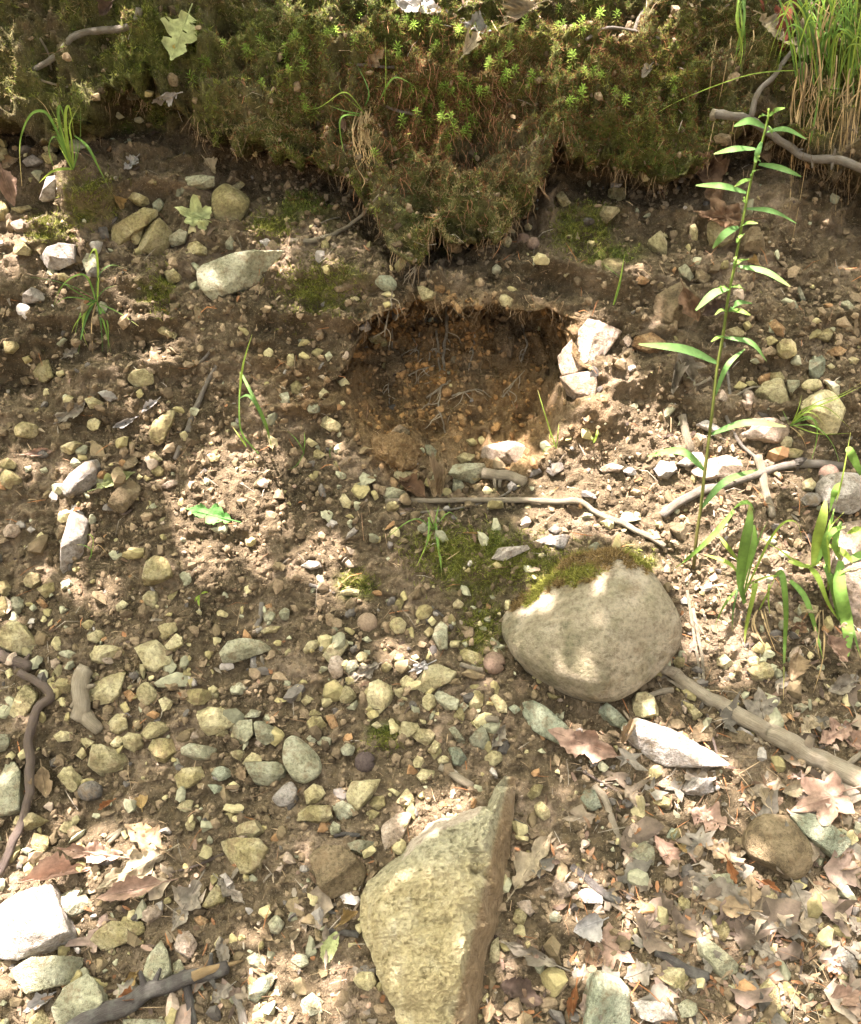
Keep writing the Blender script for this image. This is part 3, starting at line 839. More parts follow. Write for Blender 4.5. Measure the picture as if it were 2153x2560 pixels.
for ar, i, key, mods, pts in ent:
    shape = 'cobble' if 'R' in mods else 'flat_stone' if 'S' in mods else 'stone'
    V, F, mw, p0, c, sp = stone(pts, key, mods, 1000+i)
    if shape == 'stone':
        nst += 1
        if nst > 290: small.append((V, F, mw, key)); continue
    o = obj(shape, mesh(shape, V, F, M[key]), None, mw)
    P2 = np.array(pts); ext = P2.max(0)-P2.min(0); el = ext.max()/max(ext.min(),1)
    w_ = ['rounded'] if 'R' in mods else ['flat'] if 'S' in mods else ['angular'] if len(pts) > 5 else ['jagged']
    sz = 'large' if sp > 85 else 'medium-sized' if sp > 45 else 'small' if sp > 26 else 'tiny'
    long_ = ' elongated' if el > 1.9 else ''
    REG.append((o, c, f"{sz} {CNAME[key]} {w_[0]}{long_} {'cobble' if 'R' in mods else 'slab' if 'S' in mods else 'stone'}", {'R':'cobble','S':'slab'}.get(mods[:1], 'stone')))
# big half-buried boulder
bp = [(x*1.2205, y*1.2205) for x, y in [(1030,1265),(1065,1215),(1110,1165),(1180,1135),(1280,1135),(1350,1185),(1372,1245),(1393,1305),(1372,1350),(1330,1388),(1285,1425),(1220,1440),(1150,1420),(1090,1385),(1050,1345),(1033,1305)]]
V, F, mw, p0, c, sp = stone(bp, 'w', 'R', 4242, tcf=.46, lvl=6, rough=.9, facing=.6, lift=.12)
boulder = obj('boulder', mesh('boulder', V, F, None), None, mw)
tag(boulder, 'big smooth pale boulder half buried in the slope, moss draped over its top', 'boulder'); BC = c
def boulder_material():
    m, t, b = newmat('boulder_stone', .85, .25)
    co = t.nodes.new('ShaderNodeTexCoord').outputs['Object']
    n1 = noise(t, co, 9, 5, .6, .4); n2 = noise(t, co, 120, 6, .75); n3 = noise(t, co, 22, 5, .65)
    c = ramp(t, n1, [(.3, (.22,.185,.115)), (.5, (.34,.295,.20)), (.72, (.43,.38,.285))])
    c = mix(t, ramp(t, n3, [(.45, (0,0,0)), (.62, (.7,.7,.7))]), c, (.15,.14,.075))
    c = mix(t, ramp(t, noise(t, co, 13, 6, .75, 1.0), [(.52, (0,0,0)), (.66, (.6,.6,.6))]), c, (.22,.16,.09))
    c = mix(t, 1.0, c, ramp(t, n2, [(.28, (.4,.38,.33)), (.5, (1,1,1)), (.75, (1.4,1.38,1.35))]), 'MULTIPLY')
    t.links.new(c, b.inputs['Base Color'])
    ad = N(t, 'ShaderNodeMath', operation='ADD'); t.links.new(n2, ad.inputs[0]); t.links.new(n3, ad.inputs[1]); bump(t, b, ad.outputs[0], 1.0, .009)
    return m
boulder.data.materials.append(boulder_material())

# upright broken rock in the foreground: outline and facets measured, relief in units of its own picture plane
OUT = [(1325,42),(1392,30),(1408,70),(1405,250),(1390,560),(1335,900),(1290,1040),(1218,1220),(1200,1450),(1120,1700),(690,1700),(650,1480),(590,1380),(540,1250),(500,1120),(450,1020),(430,900),(435,770),(480,670),(600,560),(690,480),(740,330),(800,270),(1000,192),(1228,170),(1280,92)]
OC = [-10,-60,-90,-140,-170,-170,-150,-120,-110,-60,-20,-40,-40,-30,-30,-40,-60,-70,-90,-110,-150,-230,-260,-270,-170,-60]
INN = [(1300,170,40),(1245,300,80),(1190,520,130),(1130,790,175),(1075,1050,190),(1040,1300,190),(1000,1600,160),
 (690,600,0),(770,520,25),(890,405,40),(1010,365,60),(1130,335,70),(760,440,-70),(900,300,-80),(1090,265,-40),(1190,235,0),
 (640,700,60),(560,800,60),(760,760,110),(900,640,110),(1000,700,140),(880,870,85),(1020,880,150),(960,980,120),(700,960,125),(600,1020,90),(800,1120,150),(720,1250,120),(930,1250,170),(760,1400,130),(900,1500,140),(560,920,70),(1040,560,110),(1080,470,60),(1090,640,95),
 (1340,420,-40),(1290,700,0),(1230,960,30),(1160,1250,40),(1120,1500,50)]
def relief_rock():
    o2 = np.array(OUT, float); n = len(o2)
    pts, cs = [], []
    for i in range(n):           # ragged outline
        p, q = o2[i], o2[(i+1) % n]; k = max(2, int(np.hypot(*(q-p))/11))
        for j in range(k): pts.append(p+(q-p)*j/k); cs.append(OC[i]+(OC[(i+1) % n]-OC[i])*j/k)
    B = np.array(pts); Bc = np.array(cs); nb = len(B)
    B = B + np.stack([fbm(np.c_[B/45,B[:,:1]*0],3,3), fbm(np.c_[B/45,B[:,:1]*0],3,9)],1)*9*(B[:,1:2] < 1600)
    coarse = np.vstack([np.c_[o2, OC], np.array(INN, float)])
    cv, ce, cf, *_ = delaunay_2d_cdt([Vector(p[:2]) for p in coarse], [], [list(range(n))], 1, 1e-4)
    cv = np.array([v[:] for v in cv]); czz = coarse[[int(np.argmin(np.hypot(*(coarse[:,:2]-v).T))) for v in cv], 2]
    g = np.arange(0, 1720, 11.0); gx, gy = np.meshgrid(g, g); G = np.c_[gx.ravel(), gy.ravel()] + rng.uniform(-3,3,(gx.size,2))
    G = G[inside([tuple(x) for x in B], G[:,0], G[:,1])]
    dmin = np.array([np.hypot(*(B-q).T).min() for q in G]); G = G[dmin > 7]
    gz = np.zeros(len(G))
    for f in cf:
        t = list(f)
        for k in range(1, len(t)-1):
            a, b, c_ = cv[t[0]], cv[t[k]], cv[t[k+1]]; de = (b[0]-a[0])*(c_[1]-a[1])-(c_[0]-a[0])*(b[1]-a[1])
            if abs(de) < 1e-6: continue
            u = ((G[:,0]-a[0])*(c_[1]-a[1])-(c_[0]-a[0])*(G[:,1]-a[1]))/de; v = ((b[0]-a[0])*(G[:,1]-a[1])-(G[:,0]-a[0])*(b[1]-a[1]))/de
            ins = (u >= -1e-3)&(v >= -1e-3)&(u+v <= 1.001)
            gz[ins] = (czz[t[0]]*(1-u-v)+czz[t[k]]*u+czz[t[k+1]]*v)[ins]
    q3 = np.c_[G, gz]
    face = sst(0, 140, (G[:,0]-(1325-(G[:,1]-40)*.235)))      # the sawn-looking side is smoother
    gz += (26*fbm(q3/110,4,13,.55)+15*fbm(q3/np.array((60,24,40)),4,15,.6,True)+8*fbm(q3/18,3,17))*(1-.72*face) + 4*face*np.sin(G[:,0]/9)
    gz -= 26*np.exp(-((G[:,0]-1140)/34)**2)*((np.abs((G[:,1]-540) % 62-31) > 15)*((G[:,1] > 500)&(G[:,1] < 700)))
    A2 = np.vstack([B, G]); z = np.r_[Bc, gz]
    ov, oe, of, *_ = delaunay_2d_cdt([Vector(p) for p in A2], [], [list(range(nb))], 1, 1e-5)
    ov = np.array([v[:] for v in ov])
    zz = np.r_[z, np.zeros(max(0, len(ov)-len(z)))][:len(ov)]
    tri = np.array([list(f) for f in of if len(f) == 3])
    # back: the outline shrunk and pushed away
    cen = np.array((900, 950.)); rings = [(1.0, 0), (.9, -150), (.6, -260), (.05, -300)]
    global NFRONT; NFRONT = len(ov)
    V = [np.c_[ov, zz]]; Fs = [tri]; base = len(ov); prev = np.arange(nb)
    for sc_, dz in rings[1:]:
        V.append(np.c_[cen+(B-cen)*sc_, np.minimum(Bc, 0)*.5+dz]); cur = np.arange(nb)+base; base += nb
        a, b = prev, np.roll(prev,-1); c_, d = cur, np.roll(cur,-1)
        Fs.append(np.vstack([np.c_[b, a, c_], np.c_[b, c_, d]])); prev = cur
    return np.vstack(V), np.vstack(Fs)
RV, RF = relief_rock()
rc = tp('D2', 880, 1480); h0, _, _ = hit(*rc); nn = unit(.62*unit(CAM-h0) + .38*np.array((0,-.45,.9))); h0 = h0 + nn*.035
R = frame_from(nn)
def rock_pt(v):
    q = np.array([on_plane(*tp('D2', x, y), h0, nn) for x, y in v[:, :2]]); sc_ = np.linalg.norm(on_plane(*tp('D2', 900, 900), h0, nn)-on_plane(*tp('D2', 901, 900), h0, nn))
    q2 = q + nn*(v[:,2:3]*sc_)
    # keep the outline where the sight line has it
    dr = q - CAM; dr /= np.linalg.norm(dr, axis=1)[:,None]
    return q + (unit(CAM-h0)*.5+nn*.5)*(v[:,2:3]*sc_)
RV2 = RV.copy(); RV2[:,2] = np.where(np.arange(len(RV)) < NFRONT, RV[:,2]*1.9, RV[:,2]-250); RW = rock_pt(RV2); add_low(RW, RF)
o0 = np.array((RW[:,0].mean(), RW[:,1].mean(), RW[:,2].min()))
def upright_material():
    m, t, b = newmat('upright_rock_stone', .9, .15)
    co = t.nodes.new('ShaderNodeTexCoord').outputs['Object']
    at = N(t, 'ShaderNodeAttribute', attribute_name='tint'); sp = t.nodes.new('ShaderNodeSeparateColor'); t.links.new(at.outputs['Color'], sp.inputs[0])
    n1 = noise(t, co, 16, 6, .68, .8); n2 = noise(t, co, 110, 6, .75); n3 = noise(t, co, 500, 3, .7)
    c = ramp(t, n1, [(.28, (.27,.222,.115)), (.45, (.39,.335,.18)), (.6, (.46,.41,.25)), (.75, (.51,.47,.33))])
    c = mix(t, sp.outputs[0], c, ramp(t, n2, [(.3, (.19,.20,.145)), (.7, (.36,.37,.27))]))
    c = mix(t, sp.outputs[1], c, ramp(t, n1, [(.3, (.17,.115,.06)), (.55, (.28,.20,.115)), (.75, (.38,.30,.19))]))  # brown right face, its shade put into the colour as well
    c = mix(t, sp.outputs[2], c, (.52,.44,.34))  # sunlight on the top facet, painted in as a paler pinkish colour
    c = mix(t, 1.0, c, ramp(t, n2, [(.28, (.5,.46,.4)), (.5, (1,1,1)), (.75, (1.28,1.25,1.2))]), 'MULTIPLY')
    vo = N(t, 'ShaderNodeTexVoronoi', Scale=18.0, feature='DISTANCE_TO_EDGE'); mp = N(t, 'ShaderNodeMapping'); mp.inputs['Scale'].default_value = (.8, 1, 2.0)
    ds = N(t, 'ShaderNodeMix'); ds.data_type = 'VECTOR'; ds.inputs[0].default_value = .06; t.links.new(co, ds.inputs[4])
    nc = N(t, 'ShaderNodeTexNoise', Scale=14.0, Detail=4.0); t.links.new(co, nc.inputs['Vector']); t.links.new(nc.outputs['Color'], ds.inputs[5])
    t.links.new(ds.outputs[1], mp.inputs[0]); t.links.new(mp.outputs[0], vo.inputs['Vector'])
    ck = ramp(t, vo.outputs['Distance'], [(.0, (.25,.25,.25)), (.012, (1,1,1))])
    ckm = mix(t, ramp(t, noise(t, co, 7, 3), [(.5, (0,0,0)), (.6, (1,1,1))]), (1,1,1), ck)
    c = mix(t, 1.0, c, ckm, 'MULTIPLY')
    t.links.new(c, b.inputs['Base Color'])
    ad = N(t, 'ShaderNodeMath', operation='ADD'); t.links.new(n2, ad.inputs[0]); t.links.new(n3, ad.inputs[1])
    a2 = N(t, 'ShaderNodeMath', operation='ADD'); t.links.new(ad.outputs[0], a2.inputs[0]); t.links.new(ckm, a2.inputs[1]); bump(t, b, a2.outputs[0], .9, .004)
    return m
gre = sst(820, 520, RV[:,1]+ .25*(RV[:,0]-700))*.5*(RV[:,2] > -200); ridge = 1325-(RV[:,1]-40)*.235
side = sst(-15, 25, RV[:,0]-ridge-30); sunlit_top = inside([(700,560),(880,410),(1130,338),(1200,240),(1228,172),(1000,192),(800,270),(745,340)], RV[:,0], RV[:,1])*1.0
rock = obj('upright_rock', mesh('upright_rock', RW-o0, RF, upright_material(), np.stack([gre*(1-side), side*.9, sunlit_top*.8*(1-side)],1), False)); rock.location = o0
tag(rock, 'tall upright broken yellow rock with a pointed horn, standing in the foreground', 'rock')
ROCKC = np.array(tp('D2', 900, 800))

bvh2 = BVHTree.FromPolygons(np.vstack(LOWV).tolist(), np.vstack(LOWF).tolist())
def hit2(px, py):
    p, n, i = hit(px, py); d = ray(px, py)
    q, m, j, l = bvh2.ray_cast(Vector(CAM), Vector(d), 6)
    if q is not None and l < np.linalg.norm(p-CAM): return np.array(q), np.array(m), l
    return p, n, np.linalg.norm(p-CAM)

# ------------------------------------------------------------------ loose pebbles and soil crumbs: too many to count
core = np.where((np.abs(TP[:,0]) < .95)&(TP[:,1] > .55)&(TP[:,1] < 2.05))[0]
cpx, cpy = project(TP[core]); cox, coy = cpx/1.2205, cpy/1.2205
def scatter(n, wgt):
    p = wgt/wgt.sum(); return core[rng.choice(len(core), n, p=p)]
def stones_batch(idx, sz, lvl, colors, rough, sink):
    dirs, F = ico(lvl); n = len(idx); k = len(dirs)
    NP = 8 if lvl > 1 else 0
    ax = rng.uniform(.45,1.35,(n,1,3)); X_ = dirs[None]*ax
    if NP:
        nn_ = rng.normal(size=(n,NP,3)); nn_ /= np.linalg.norm(nn_,axis=2)[...,None]; dd = rng.uniform(.32,.85,(n,NP))
        g = np.maximum(np.einsum('nkc,npc->nkp', X_, nn_),0)/dd[:,None,:]; g = (g**30).sum(2)**(1/30); X_ = X_/np.maximum(g,.5)[...,None]
    X_ = X_*(1+rng.uniform(-rough,rough,(n,k,1)))
    q = rng.normal(size=(n,4)); q /= np.linalg.norm(q,axis=1)[:,None]; a,b,c,d = q.T
    Rm = np.stack([1-2*(c*c+d*d),2*(b*c-a*d),2*(b*d+a*c),2*(b*c+a*d),1-2*(b*b+d*d),2*(c*d-a*b),2*(b*d-a*c),2*(c*d+a*b),1-2*(b*b+c*c)],1).reshape(n,3,3)
    V = np.einsum('nij,nkj->nki', Rm, X_)*sz[:,None,None] + TP[idx][:,None,:] + np.array((0,-.6,.7))*(sz*sink)[:,None,None]
    FF = (np.arange(n)*k)[:,None,None]+F[None]
    return V.reshape(-1,3), FF.reshape(-1,3), np.repeat(colors, k, 0)
cush = lambda x, y, rx, ry: np.exp(-((cox-x)/rx)**2-((coy-y)/ry)**2)
wp = (1+4.5*cush(170,420,230,130)+1.5*cush(1650,760,160,120)+1.2*cush(960,990,180,50))*(1-np.clip(TH[core]*1.3,0,1))*(1-.5*THOL[core])*(.22+.78*sst(700,1350,coy))*(.25+np.clip(.5+1.4*fbm(TP[core]*7,3,101),0,1.5)) + 1e-9
n = 3500; ii = scatter(n, wp); sz = np.clip(np.exp(rng.normal(math.log(.0056),.50,n)),.0025,.0125)
keys = rng.choice(list('yyyoooobbbbbgggggpwrdd'), n); kc = np.array([PAL[k][1] for k in keys])*rng.uniform(.6,1.15,(n,1))
V, F, cl = stones_batch(ii, sz, 2, kc, .05, .2)
for (v_, f_, mw, key) in small: pass
peb = obj('pebbles', mesh('pebbles', V, F, M['pebble'], cl, False)); tag(peb, 'small mixed pebbles strewn through the soil of the slope', 'pebbles', kind='stuff')
sv, sf, sc_, off = [], [], [], 0
for v_, f_, mw, key in small:
    m = np.array(mw); sv.append(v_@m[:3,:3].T+m[:3,3]); sf.append(f_+off); off += len(v_); sc_.append(np.tile(np.array(PAL[key][1])*random.uniform(.8,1.2), (len(v_),1)))
if sv:
    o = obj('gravel', mesh('gravel', np.vstack(sv), np.vstack(sf), M['pebble'], np.vstack(sc_))); tag(o, 'scattered fingertip-sized stones between the larger ones', 'gravel', kind='stuff')
n = 24000; wc = (1+3*THOL[core])*(1-.9*np.clip(TM[core],0,1))*(.3+np.clip(.5+1.5*fbm(TP[core]*5,3,111),0,2)) + 1e-9
ii = scatter(n, wc); sz = np.clip(np.exp(rng.normal(math.log(.0030),.5,n)),.001,.010)
oc_ = TO[ii][:,None]; cc = (np.array((.155,.118,.072))*(1-oc_)+np.array((.20,.115,.045))*oc_)*rng.uniform(.5,1.6,(n,1))
V, F, cl = stones_batch(ii, sz, 1, cc, .35, .2)
o = obj('soil_crumbs', mesh('soil_crumbs', V, F, M['crumb'], cl, False)); tag(o, 'loose brown crumbs of soil over the slope', 'soil', kind='stuff')
# ------------------------------------------------------------------ overhanging tree whose leaves break up the sunlight
SUNPATCH = [
 (.9,'O 560,-40 760,-40 790,60 650,95'),(.85,'O 1105,50 1260,60 1235,300 1120,305'),(.5,'O 830,80 1100,60 1115,190 900,210'),  # openings in the leaves, as outlines on the ground where the sun comes through, and how open each is
 (1,'O 655,-40 1420,-40 1400,55 1260,75 1210,170 1165,270 1125,255 1100,110 900,62 760,45'),(.8,'O 1250,40 1390,50 1380,140 1300,120'),
 (.6,'O 1560,20 1764,30 1790,140 1640,145 1580,90'),(1,'O 300,180 365,180 360,220 305,220'),(.8,'O 330,230 395,240 400,330 350,320'),
 (1,'O -20,350 110,300 215,325 140,370 105,420 90,500 40,560 -20,540'),(.8,'O 210,330 330,300 440,345 300,362 230,390'),
 (1,'O 480,575 520,525 592,518 582,580 530,600'),(1,'O 75,545 95,508 152,500 155,548 100,556'),(.5,'O 530,495 700,485 800,520 760,560 610,560'),
 (.9,'O 230,590 285,600 310,660 372,700 372,760 315,725 270,680'),(.8,'O 35,600 95,590 100,640 55,645'),(.6,'O 0,690 60,690 80,720 0,725'),
 (1,'O 235,855 300,820 335,822 330,855 290,885 240,885'),(1,'O 478,885 525,910 562,960 582,1030 582,1085 505,1125 440,1165 400,1215 378,1120 338,1110 378,1000 425,950'),
 (1,'O 132,1015 150,955 190,935 212,960 200,1005 150,1025'),(.7,'O 325,895 372,905 355,970 290,972'),(1,'O 128,1050 172,1030 180,1130 132,1175'),
 (.8,'O 120,1175 205,1165 260,1210 230,1245 145,1240'),(.6,'O -10,1110 55,1120 62,1165 10,1185'),(.7,'O -10,935 80,910 90,945 0,960'),
 (1,'O 606,1130 685,1105 735,1150 722,1205 650,1222 615,1190'),(1,'O 768,1298 822,1305 835,1352 780,1358'),
 (1,'O 1140,765 1185,655 1275,675 1272,735 1190,760'),(.9,'O 1150,775 1225,765 1230,800 1160,800'),
 (.95,'O 1150,855 1225,795 1310,825 1335,875 1420,905 1545,875 1590,930 1565,990 1540,1060 1620,1075 1685,1120 1640,1185 1560,1205 1500,1285 1425,1335 1400,1250 1372,1180 1285,1120 1180,1090 1100,1112 1082,1060 1125,1000 1118,920'),
 (.5,'O 1560,900 1640,930 1640,1010 1590,1040'),(.9,'O 1685,1140 1790,1120 1790,1265 1695,1255'),(.15,'O 1090,1215 1240,1180 1310,1205 1295,1262 1200,1252 1105,1245'),
 (.55,'O 1410,1270 1560,1290 1555,1380 1450,1425'),(1,'O 1268,1482 1400,1495 1505,1570 1480,1602 1330,1535'),(.9,'O 1170,1470 1230,1470 1250,1530 1190,1525'),
 (.2,'O 1080,1620 1500,1590 1790,1560 1790,2130 1040,2130 1080,1900'),(.6,'O 1380,1610 1500,1600 1530,1700 1440,1740 1390,1690'),(.6,'O 1640,1600 1790,1580 1790,1690 1660,1690'),
 (.6,'O 1150,1880 1290,1860 1330,1960 1200,2000'),(.6,'O 1560,1900 1790,1850 1790,2000 1640,2010'),(.6,'O 1280,1990 1420,1990 1400,2120 1290,2120'),
 (1,'O -60,1830 70,1790 150,1850 160,1905 60,1960 -60,1960'),(.8,'O -40,1690 130,1700 330,1720 330,1840 180,1850 -40,1790'),(.6,'O -40,1950 70,1960 60,2130 -40,2130'),
 (.55,'O 560,1960 770,1990 745,2130 540,2130'),(.8,'O 1000,905 1085,905 1085,955 1040,955'),(.6,'O 1010,960 1090,960 1090,1000 1010,1000'),
 (1,'S 990,2030 1230,1960 1240,2020 1090,2085 1000,2130'),
]
e1 = unit(np.cross(SUN, (0,0,1.0))); e2 = np.cross(e1, SUN)
px, py = project(TP); opn = np.zeros(len(TP)); wob = 9*fbm(np.stack([px/60,py/60,px*0],1), 3, 81); wob2 = 9*fbm(np.stack([px/60,py/60,px*0],1), 3, 91)
for o_, s in SUNPATCH:
    pl = tps(s); i_ = inside(pl, px+wob, py+wob2); opn[i_] = np.maximum(opn[i_], o_)
opn[~nearf] = 0
GR = .008; ga = np.floor((TP@e1+3)/GR).astype(int); gb = np.floor((TP@e2+3)/GR).astype(int); ok = (ga>=0)&(ga<760)&(gb>=0)&(gb<760)
num = np.zeros((760,760)); den = np.zeros((760,760))
np.add.at(num, (ga[ok],gb[ok]), opn[ok]); np.add.at(den, (ga[ok],gb[ok]), 1)
OPEN = num/np.maximum(den,1)
sv_ = np.vstack(LOWV); ft = np.vstack(LOWF); cc3 = sv_[ft].mean(1); nf = np.cross(sv_[ft[:,1]]-sv_[ft[:,0]], sv_[ft[:,2]]-sv_[ft[:,0]]); cc3 = cc3[(nf@SUN > 0)]
qx, qy = project(cc3); so_ = np.zeros(len(cc3))
for o_, s in SUNPATCH: i_ = inside(tps(s), qx, qy); so_[i_] = np.maximum(so_[i_], o_)
ga = np.clip(((cc3@e1+3)/GR).astype(int),0,759); gb = np.clip(((cc3@e2+3)/GR).astype(int),0,759)
num[:] = 0; den[:] = 0; np.add.at(num, (ga,gb), so_); np.add.at(den, (ga,gb), 1)
OPEN = np.where(den > 0, num/np.maximum(den,1), OPEN)
ctr = np.array((0,1.35,.5)); c1, c2 = ctr@e1, ctr@e2
nl = 33000
a = c1+rng.uniform(-1.5,1.5,nl); b = c2+rng.uniform(-1.35,1.35,nl); D = 2.35+rng.uniform(-.3,.35,nl)
ang = rng.uniform(0, 6.28, nl); L = rng.uniform(.020,.034,nl)
keep = np.ones(nl, bool); rr = rng.uniform(0,1,nl)
for s in (-1,-.5,0,.5,1):
    aa = a+np.cos(ang)*L*s*.9; bb = b+np.sin(ang)*L*s*.9
    ia = np.clip(((aa+3)/GR).astype(int),0,759); ib = np.clip(((bb+3)/GR).astype(int),0,759)
    keep &= ~((OPEN[ia,ib]**.6 > rr)|(OPEN[ia,ib] > .8))
a, b, D, ang, L = a[keep], b[keep], D[keep], ang[keep], L[keep]; nl = len(a)
ctrs = np.outer(D-ctr@SUN*0, SUN) + np.outer(a, e1) + np.outer(b, e2) + (ctr@SUN)*SUN
u = np.outer(np.cos(ang), e1)+np.outer(np.sin(ang), e2) + np.outer(rng.uniform(-.35,.35,nl), SUN)
v = np.cross(np.tile(SUN,(nl,1)), u) + np.outer(rng.uniform(-.4,.4,nl), SUN)
shape = [(-1,0),(-.3,.48),(.5,.38),(1.1,0),(.5,-.38),(-.3,-.48)]
LV = np.stack([ctrs+u*(L*s)[:,None]+v*(L*q)[:,None] for s,q in shape], 1).reshape(-1,3)
LF = (np.arange(nl)*6)[:,None,None]+np.array([[0,1,5],[1,2,5],[2,4,5],[2,3,4]])[None]
lc = np.array((.20,.27,.075))*rng.uniform(.7,1.35,(nl,1))+np.array((.03,.02,0))*rng.uniform(0,1,(nl,1))
tree = obj('overhanging_tree', None); tree.location = (2.2, 2.6, 1.15)
tag(tree, 'leafy tree overhanging the bank and dappling its sunlight', 'tree')
LO = np.array(tree.location)
crown = obj('crown', mesh('crown', LV-LO, LF.reshape(-1,3), M['canopy'], np.repeat(lc,6,0), False), tree)
# ------------------------------------------------------------------ curves, ribbons, tubes
def catmull(P_, n):
    P_ = np.asarray(P_, float)
    if len(P_) == 2: return P_[0]+(P_[1]-P_[0])*np.linspace(0,1,n)[:,None]
    Q = np.vstack([2*P_[0]-P_[1], P_, 2*P_[-1]-P_[-2]]); m = len(P_)-1; out = []
    for t in np.linspace(0, m-1e-6, n):
        i = int(t); f = t-i; a, b, c, d = Q[i:i+4]
        out.append(.5*((2*b)+(-a+c)*f+(2*a-5*b+4*c-d)*f*f+(-a+3*b-3*c+d)*f**3))
    return np.array(out)
def tube(path, rad, sides=9, knots=.12, seed=0, flat=1.0):
    n = len(path); T = np.gradient(path, axis=0); T /= np.linalg.norm(T,axis=1)[:,None]+1e-12
    up = unit(CAM-path[n//2]); V = []; UV = []
    for i in range(n):
        x = unit(np.cross(T[i], up)); y = np.cross(x, T[i])
        for k in range(sides):
            a = 2*math.pi*k/sides; V.append((path[i], x*math.cos(a)+y*math.sin(a)*flat))
    base = np.array([v[0] for v in V]); dr = np.array([v[1] for v in V])
    rr = np.repeat(rad, sides); rm = max(rad.mean(), 1e-4)
    ai = np.tile(np.arange(sides)/sides*2*math.pi, n); li = np.repeat(np.arange(n), sides)
    rr = rr*(1+knots*fbm(base/rm*.35+dr*.8+seed, 3, seed)+.10*(knots > .05)*vnoise(np.c_[np.cos(ai)*3.5+seed, np.sin(ai)*3.5, li*.05], 5))
    W = base+dr*rr[:,None]
    F = []
    for i in range(n-1):
        for k in range(sides):
            a = i*sides+k; b = i*sides+(k+1) % sides; F.append((a, b, b+sides, a+sides))
    c0, c1 = len(W), len(W)+1
    W = np.vstack([W, path[0]-T[0]*rad[0]*.25, path[-1]+T[-1]*rad[-1]*.4])
    Q = np.array(F); tri = [(k, c0, (k+1) % sides, (k+1) % sides) for k in range(0)]
    T3 = np.vstack([Q[:,[0,1,2]], Q[:,[0,2,3]], [((k+1) % sides, k, c0) for k in range(sides)], [((n-1)*sides+k, (n-1)*sides+(k+1) % sides, c1) for k in range(sides)]])
    return W, T3
def tube_uv(me, n, sides, length):
    uv = me.uv_layers.new(name='uv'); vi = np.empty(len(me.loops), np.int32); me.loops.foreach_get('vertex_index', vi)
    v = vi//sides; u = (vi % sides)/sides; v = np.minimum(v, n-1)
    uv.data.foreach_set('uv', np.stack([v/n*length*2.2, np.abs(u*2-1)], 1).astype(np.float32).ravel())
def recenter(W):
    o = np.array((W[:,0].mean(), W[:,1].mean(), W[:,2].min())); return W-o, o
def mkobj(name, W, F, mat, col=None, parent=None, smooth=True):
    if parent is None:
        V, o = recenter(W); ob = obj(name, mesh(name, V, F, mat, col, smooth)); ob.location = o
    else:
        ob = obj(name, mesh(name, W-np.array(parent.location), F, mat, col, smooth), parent)
    return ob
def ground_path(pts, rad_px, n, ride=.5, fit=3):
    """a stick lying over ground and stones along the given photo points"""
    q = catmull(pts, n); ts = np.array([hit2(*p)[2] for p in q]); k = np.linspace(-1,1,n)
    co = np.polyfit(k, ts, min(fit, n-1)); tf = np.polyval(co, k)
    tf = np.minimum(tf, ts+.5*np.interp(k,np.linspace(-1,1,len(rad_px)),rad_px)/FPX*tf) 
    tf = np.convolve(np.pad(tf, 3, mode='edge'), np.ones(7)/7, 'valid')
    rad = np.interp(k, np.linspace(-1,1,len(rad_px)), rad_px)/FPX*tf
    return np.array([CAM+ray(*p)*(t-ride*r) for p, t, r in zip(q, tf, rad)]), rad
def stick(s, r, mat, label, name='twig', cat='twig', ride=.6, knots=.28, sides=9, n=None, parent=None, fit=3, group=None):
    pts = tps(s); ln = sum(math.dist(pts[i], pts[i+1]) for i in range(len(pts)-1)); n = n or int(np.clip(ln/14, 8, 60))
    rr = [q/2.45 for q in (r if isinstance(r, (list, tuple)) else (r, r*.8))]
    path, rad = ground_path(pts, rr, n, ride, fit)
    path = path + np.stack([vnoise(path*40+k*9, k) for k in (1,2,3)],1)*rad[:,None]*.5
    W, F = tube(path, rad, sides, knots, int(ln) % 50)
    o = mkobj(name, W, F, M[mat], None, parent); tube_uv(o.data, n, sides, ln/700)
    if parent is None:
        tag(o, label, cat, group); REG.append((o, np.mean(pts,0), None, None))
        if rad.max() > .0075 and ln > 60 and name != 'log':      # broken side stubs
            for k in range(2+int(ln/160)):
                a = random.randint(2, n-3); T_ = unit(path[a+1]-path[a]); d_ = unit(np.cross(T_, unit(CAM-path[a]))*random.choice((-1,1))+T_*random.uniform(-.2,.9)+unit(CAM-path[a])*random.uniform(0,.7))
                L3 = rad[a]*random.uniform(1.5,3.2); tw, tf = tube(path[a]+np.outer(np.linspace(0,1,6), d_*L3), rad[a]*np.linspace(.55,.22,6), 7, .4, k)
                st_ = mkobj('stub', tw, tf, M[mat], None, o); tube_uv(st_.data, 6, 7, .1)
    return o
def ribbon(path, wid, face, fold=.25):
    n = len(path); T = np.gradient(path, axis=0); T /= np.linalg.norm(T,axis=1)[:,None]+1e-12
    V = []
    for i in range(n):
        s_ = unit(np.cross(T[i], face)); f = np.cross(s_, T[i]); w_ = wid[i]/2
        V += [path[i]-s_*w_+f*w_*fold, path[i], path[i]+s_*w_+f*w_*fold]
    F = []
    for i in range(n-1):
        a = i*3
        for k in (0,1): F += [(a+k, a+k+1, a+k+4), (a+k, a+k+4, a+k+3)]
    return np.array(V), np.array(F)
GREEN = (.12,.22,.045); LIME = (.20,.29,.05); DGREEN = (.075,.15,.04); STRAW = (.33,.25,.13)
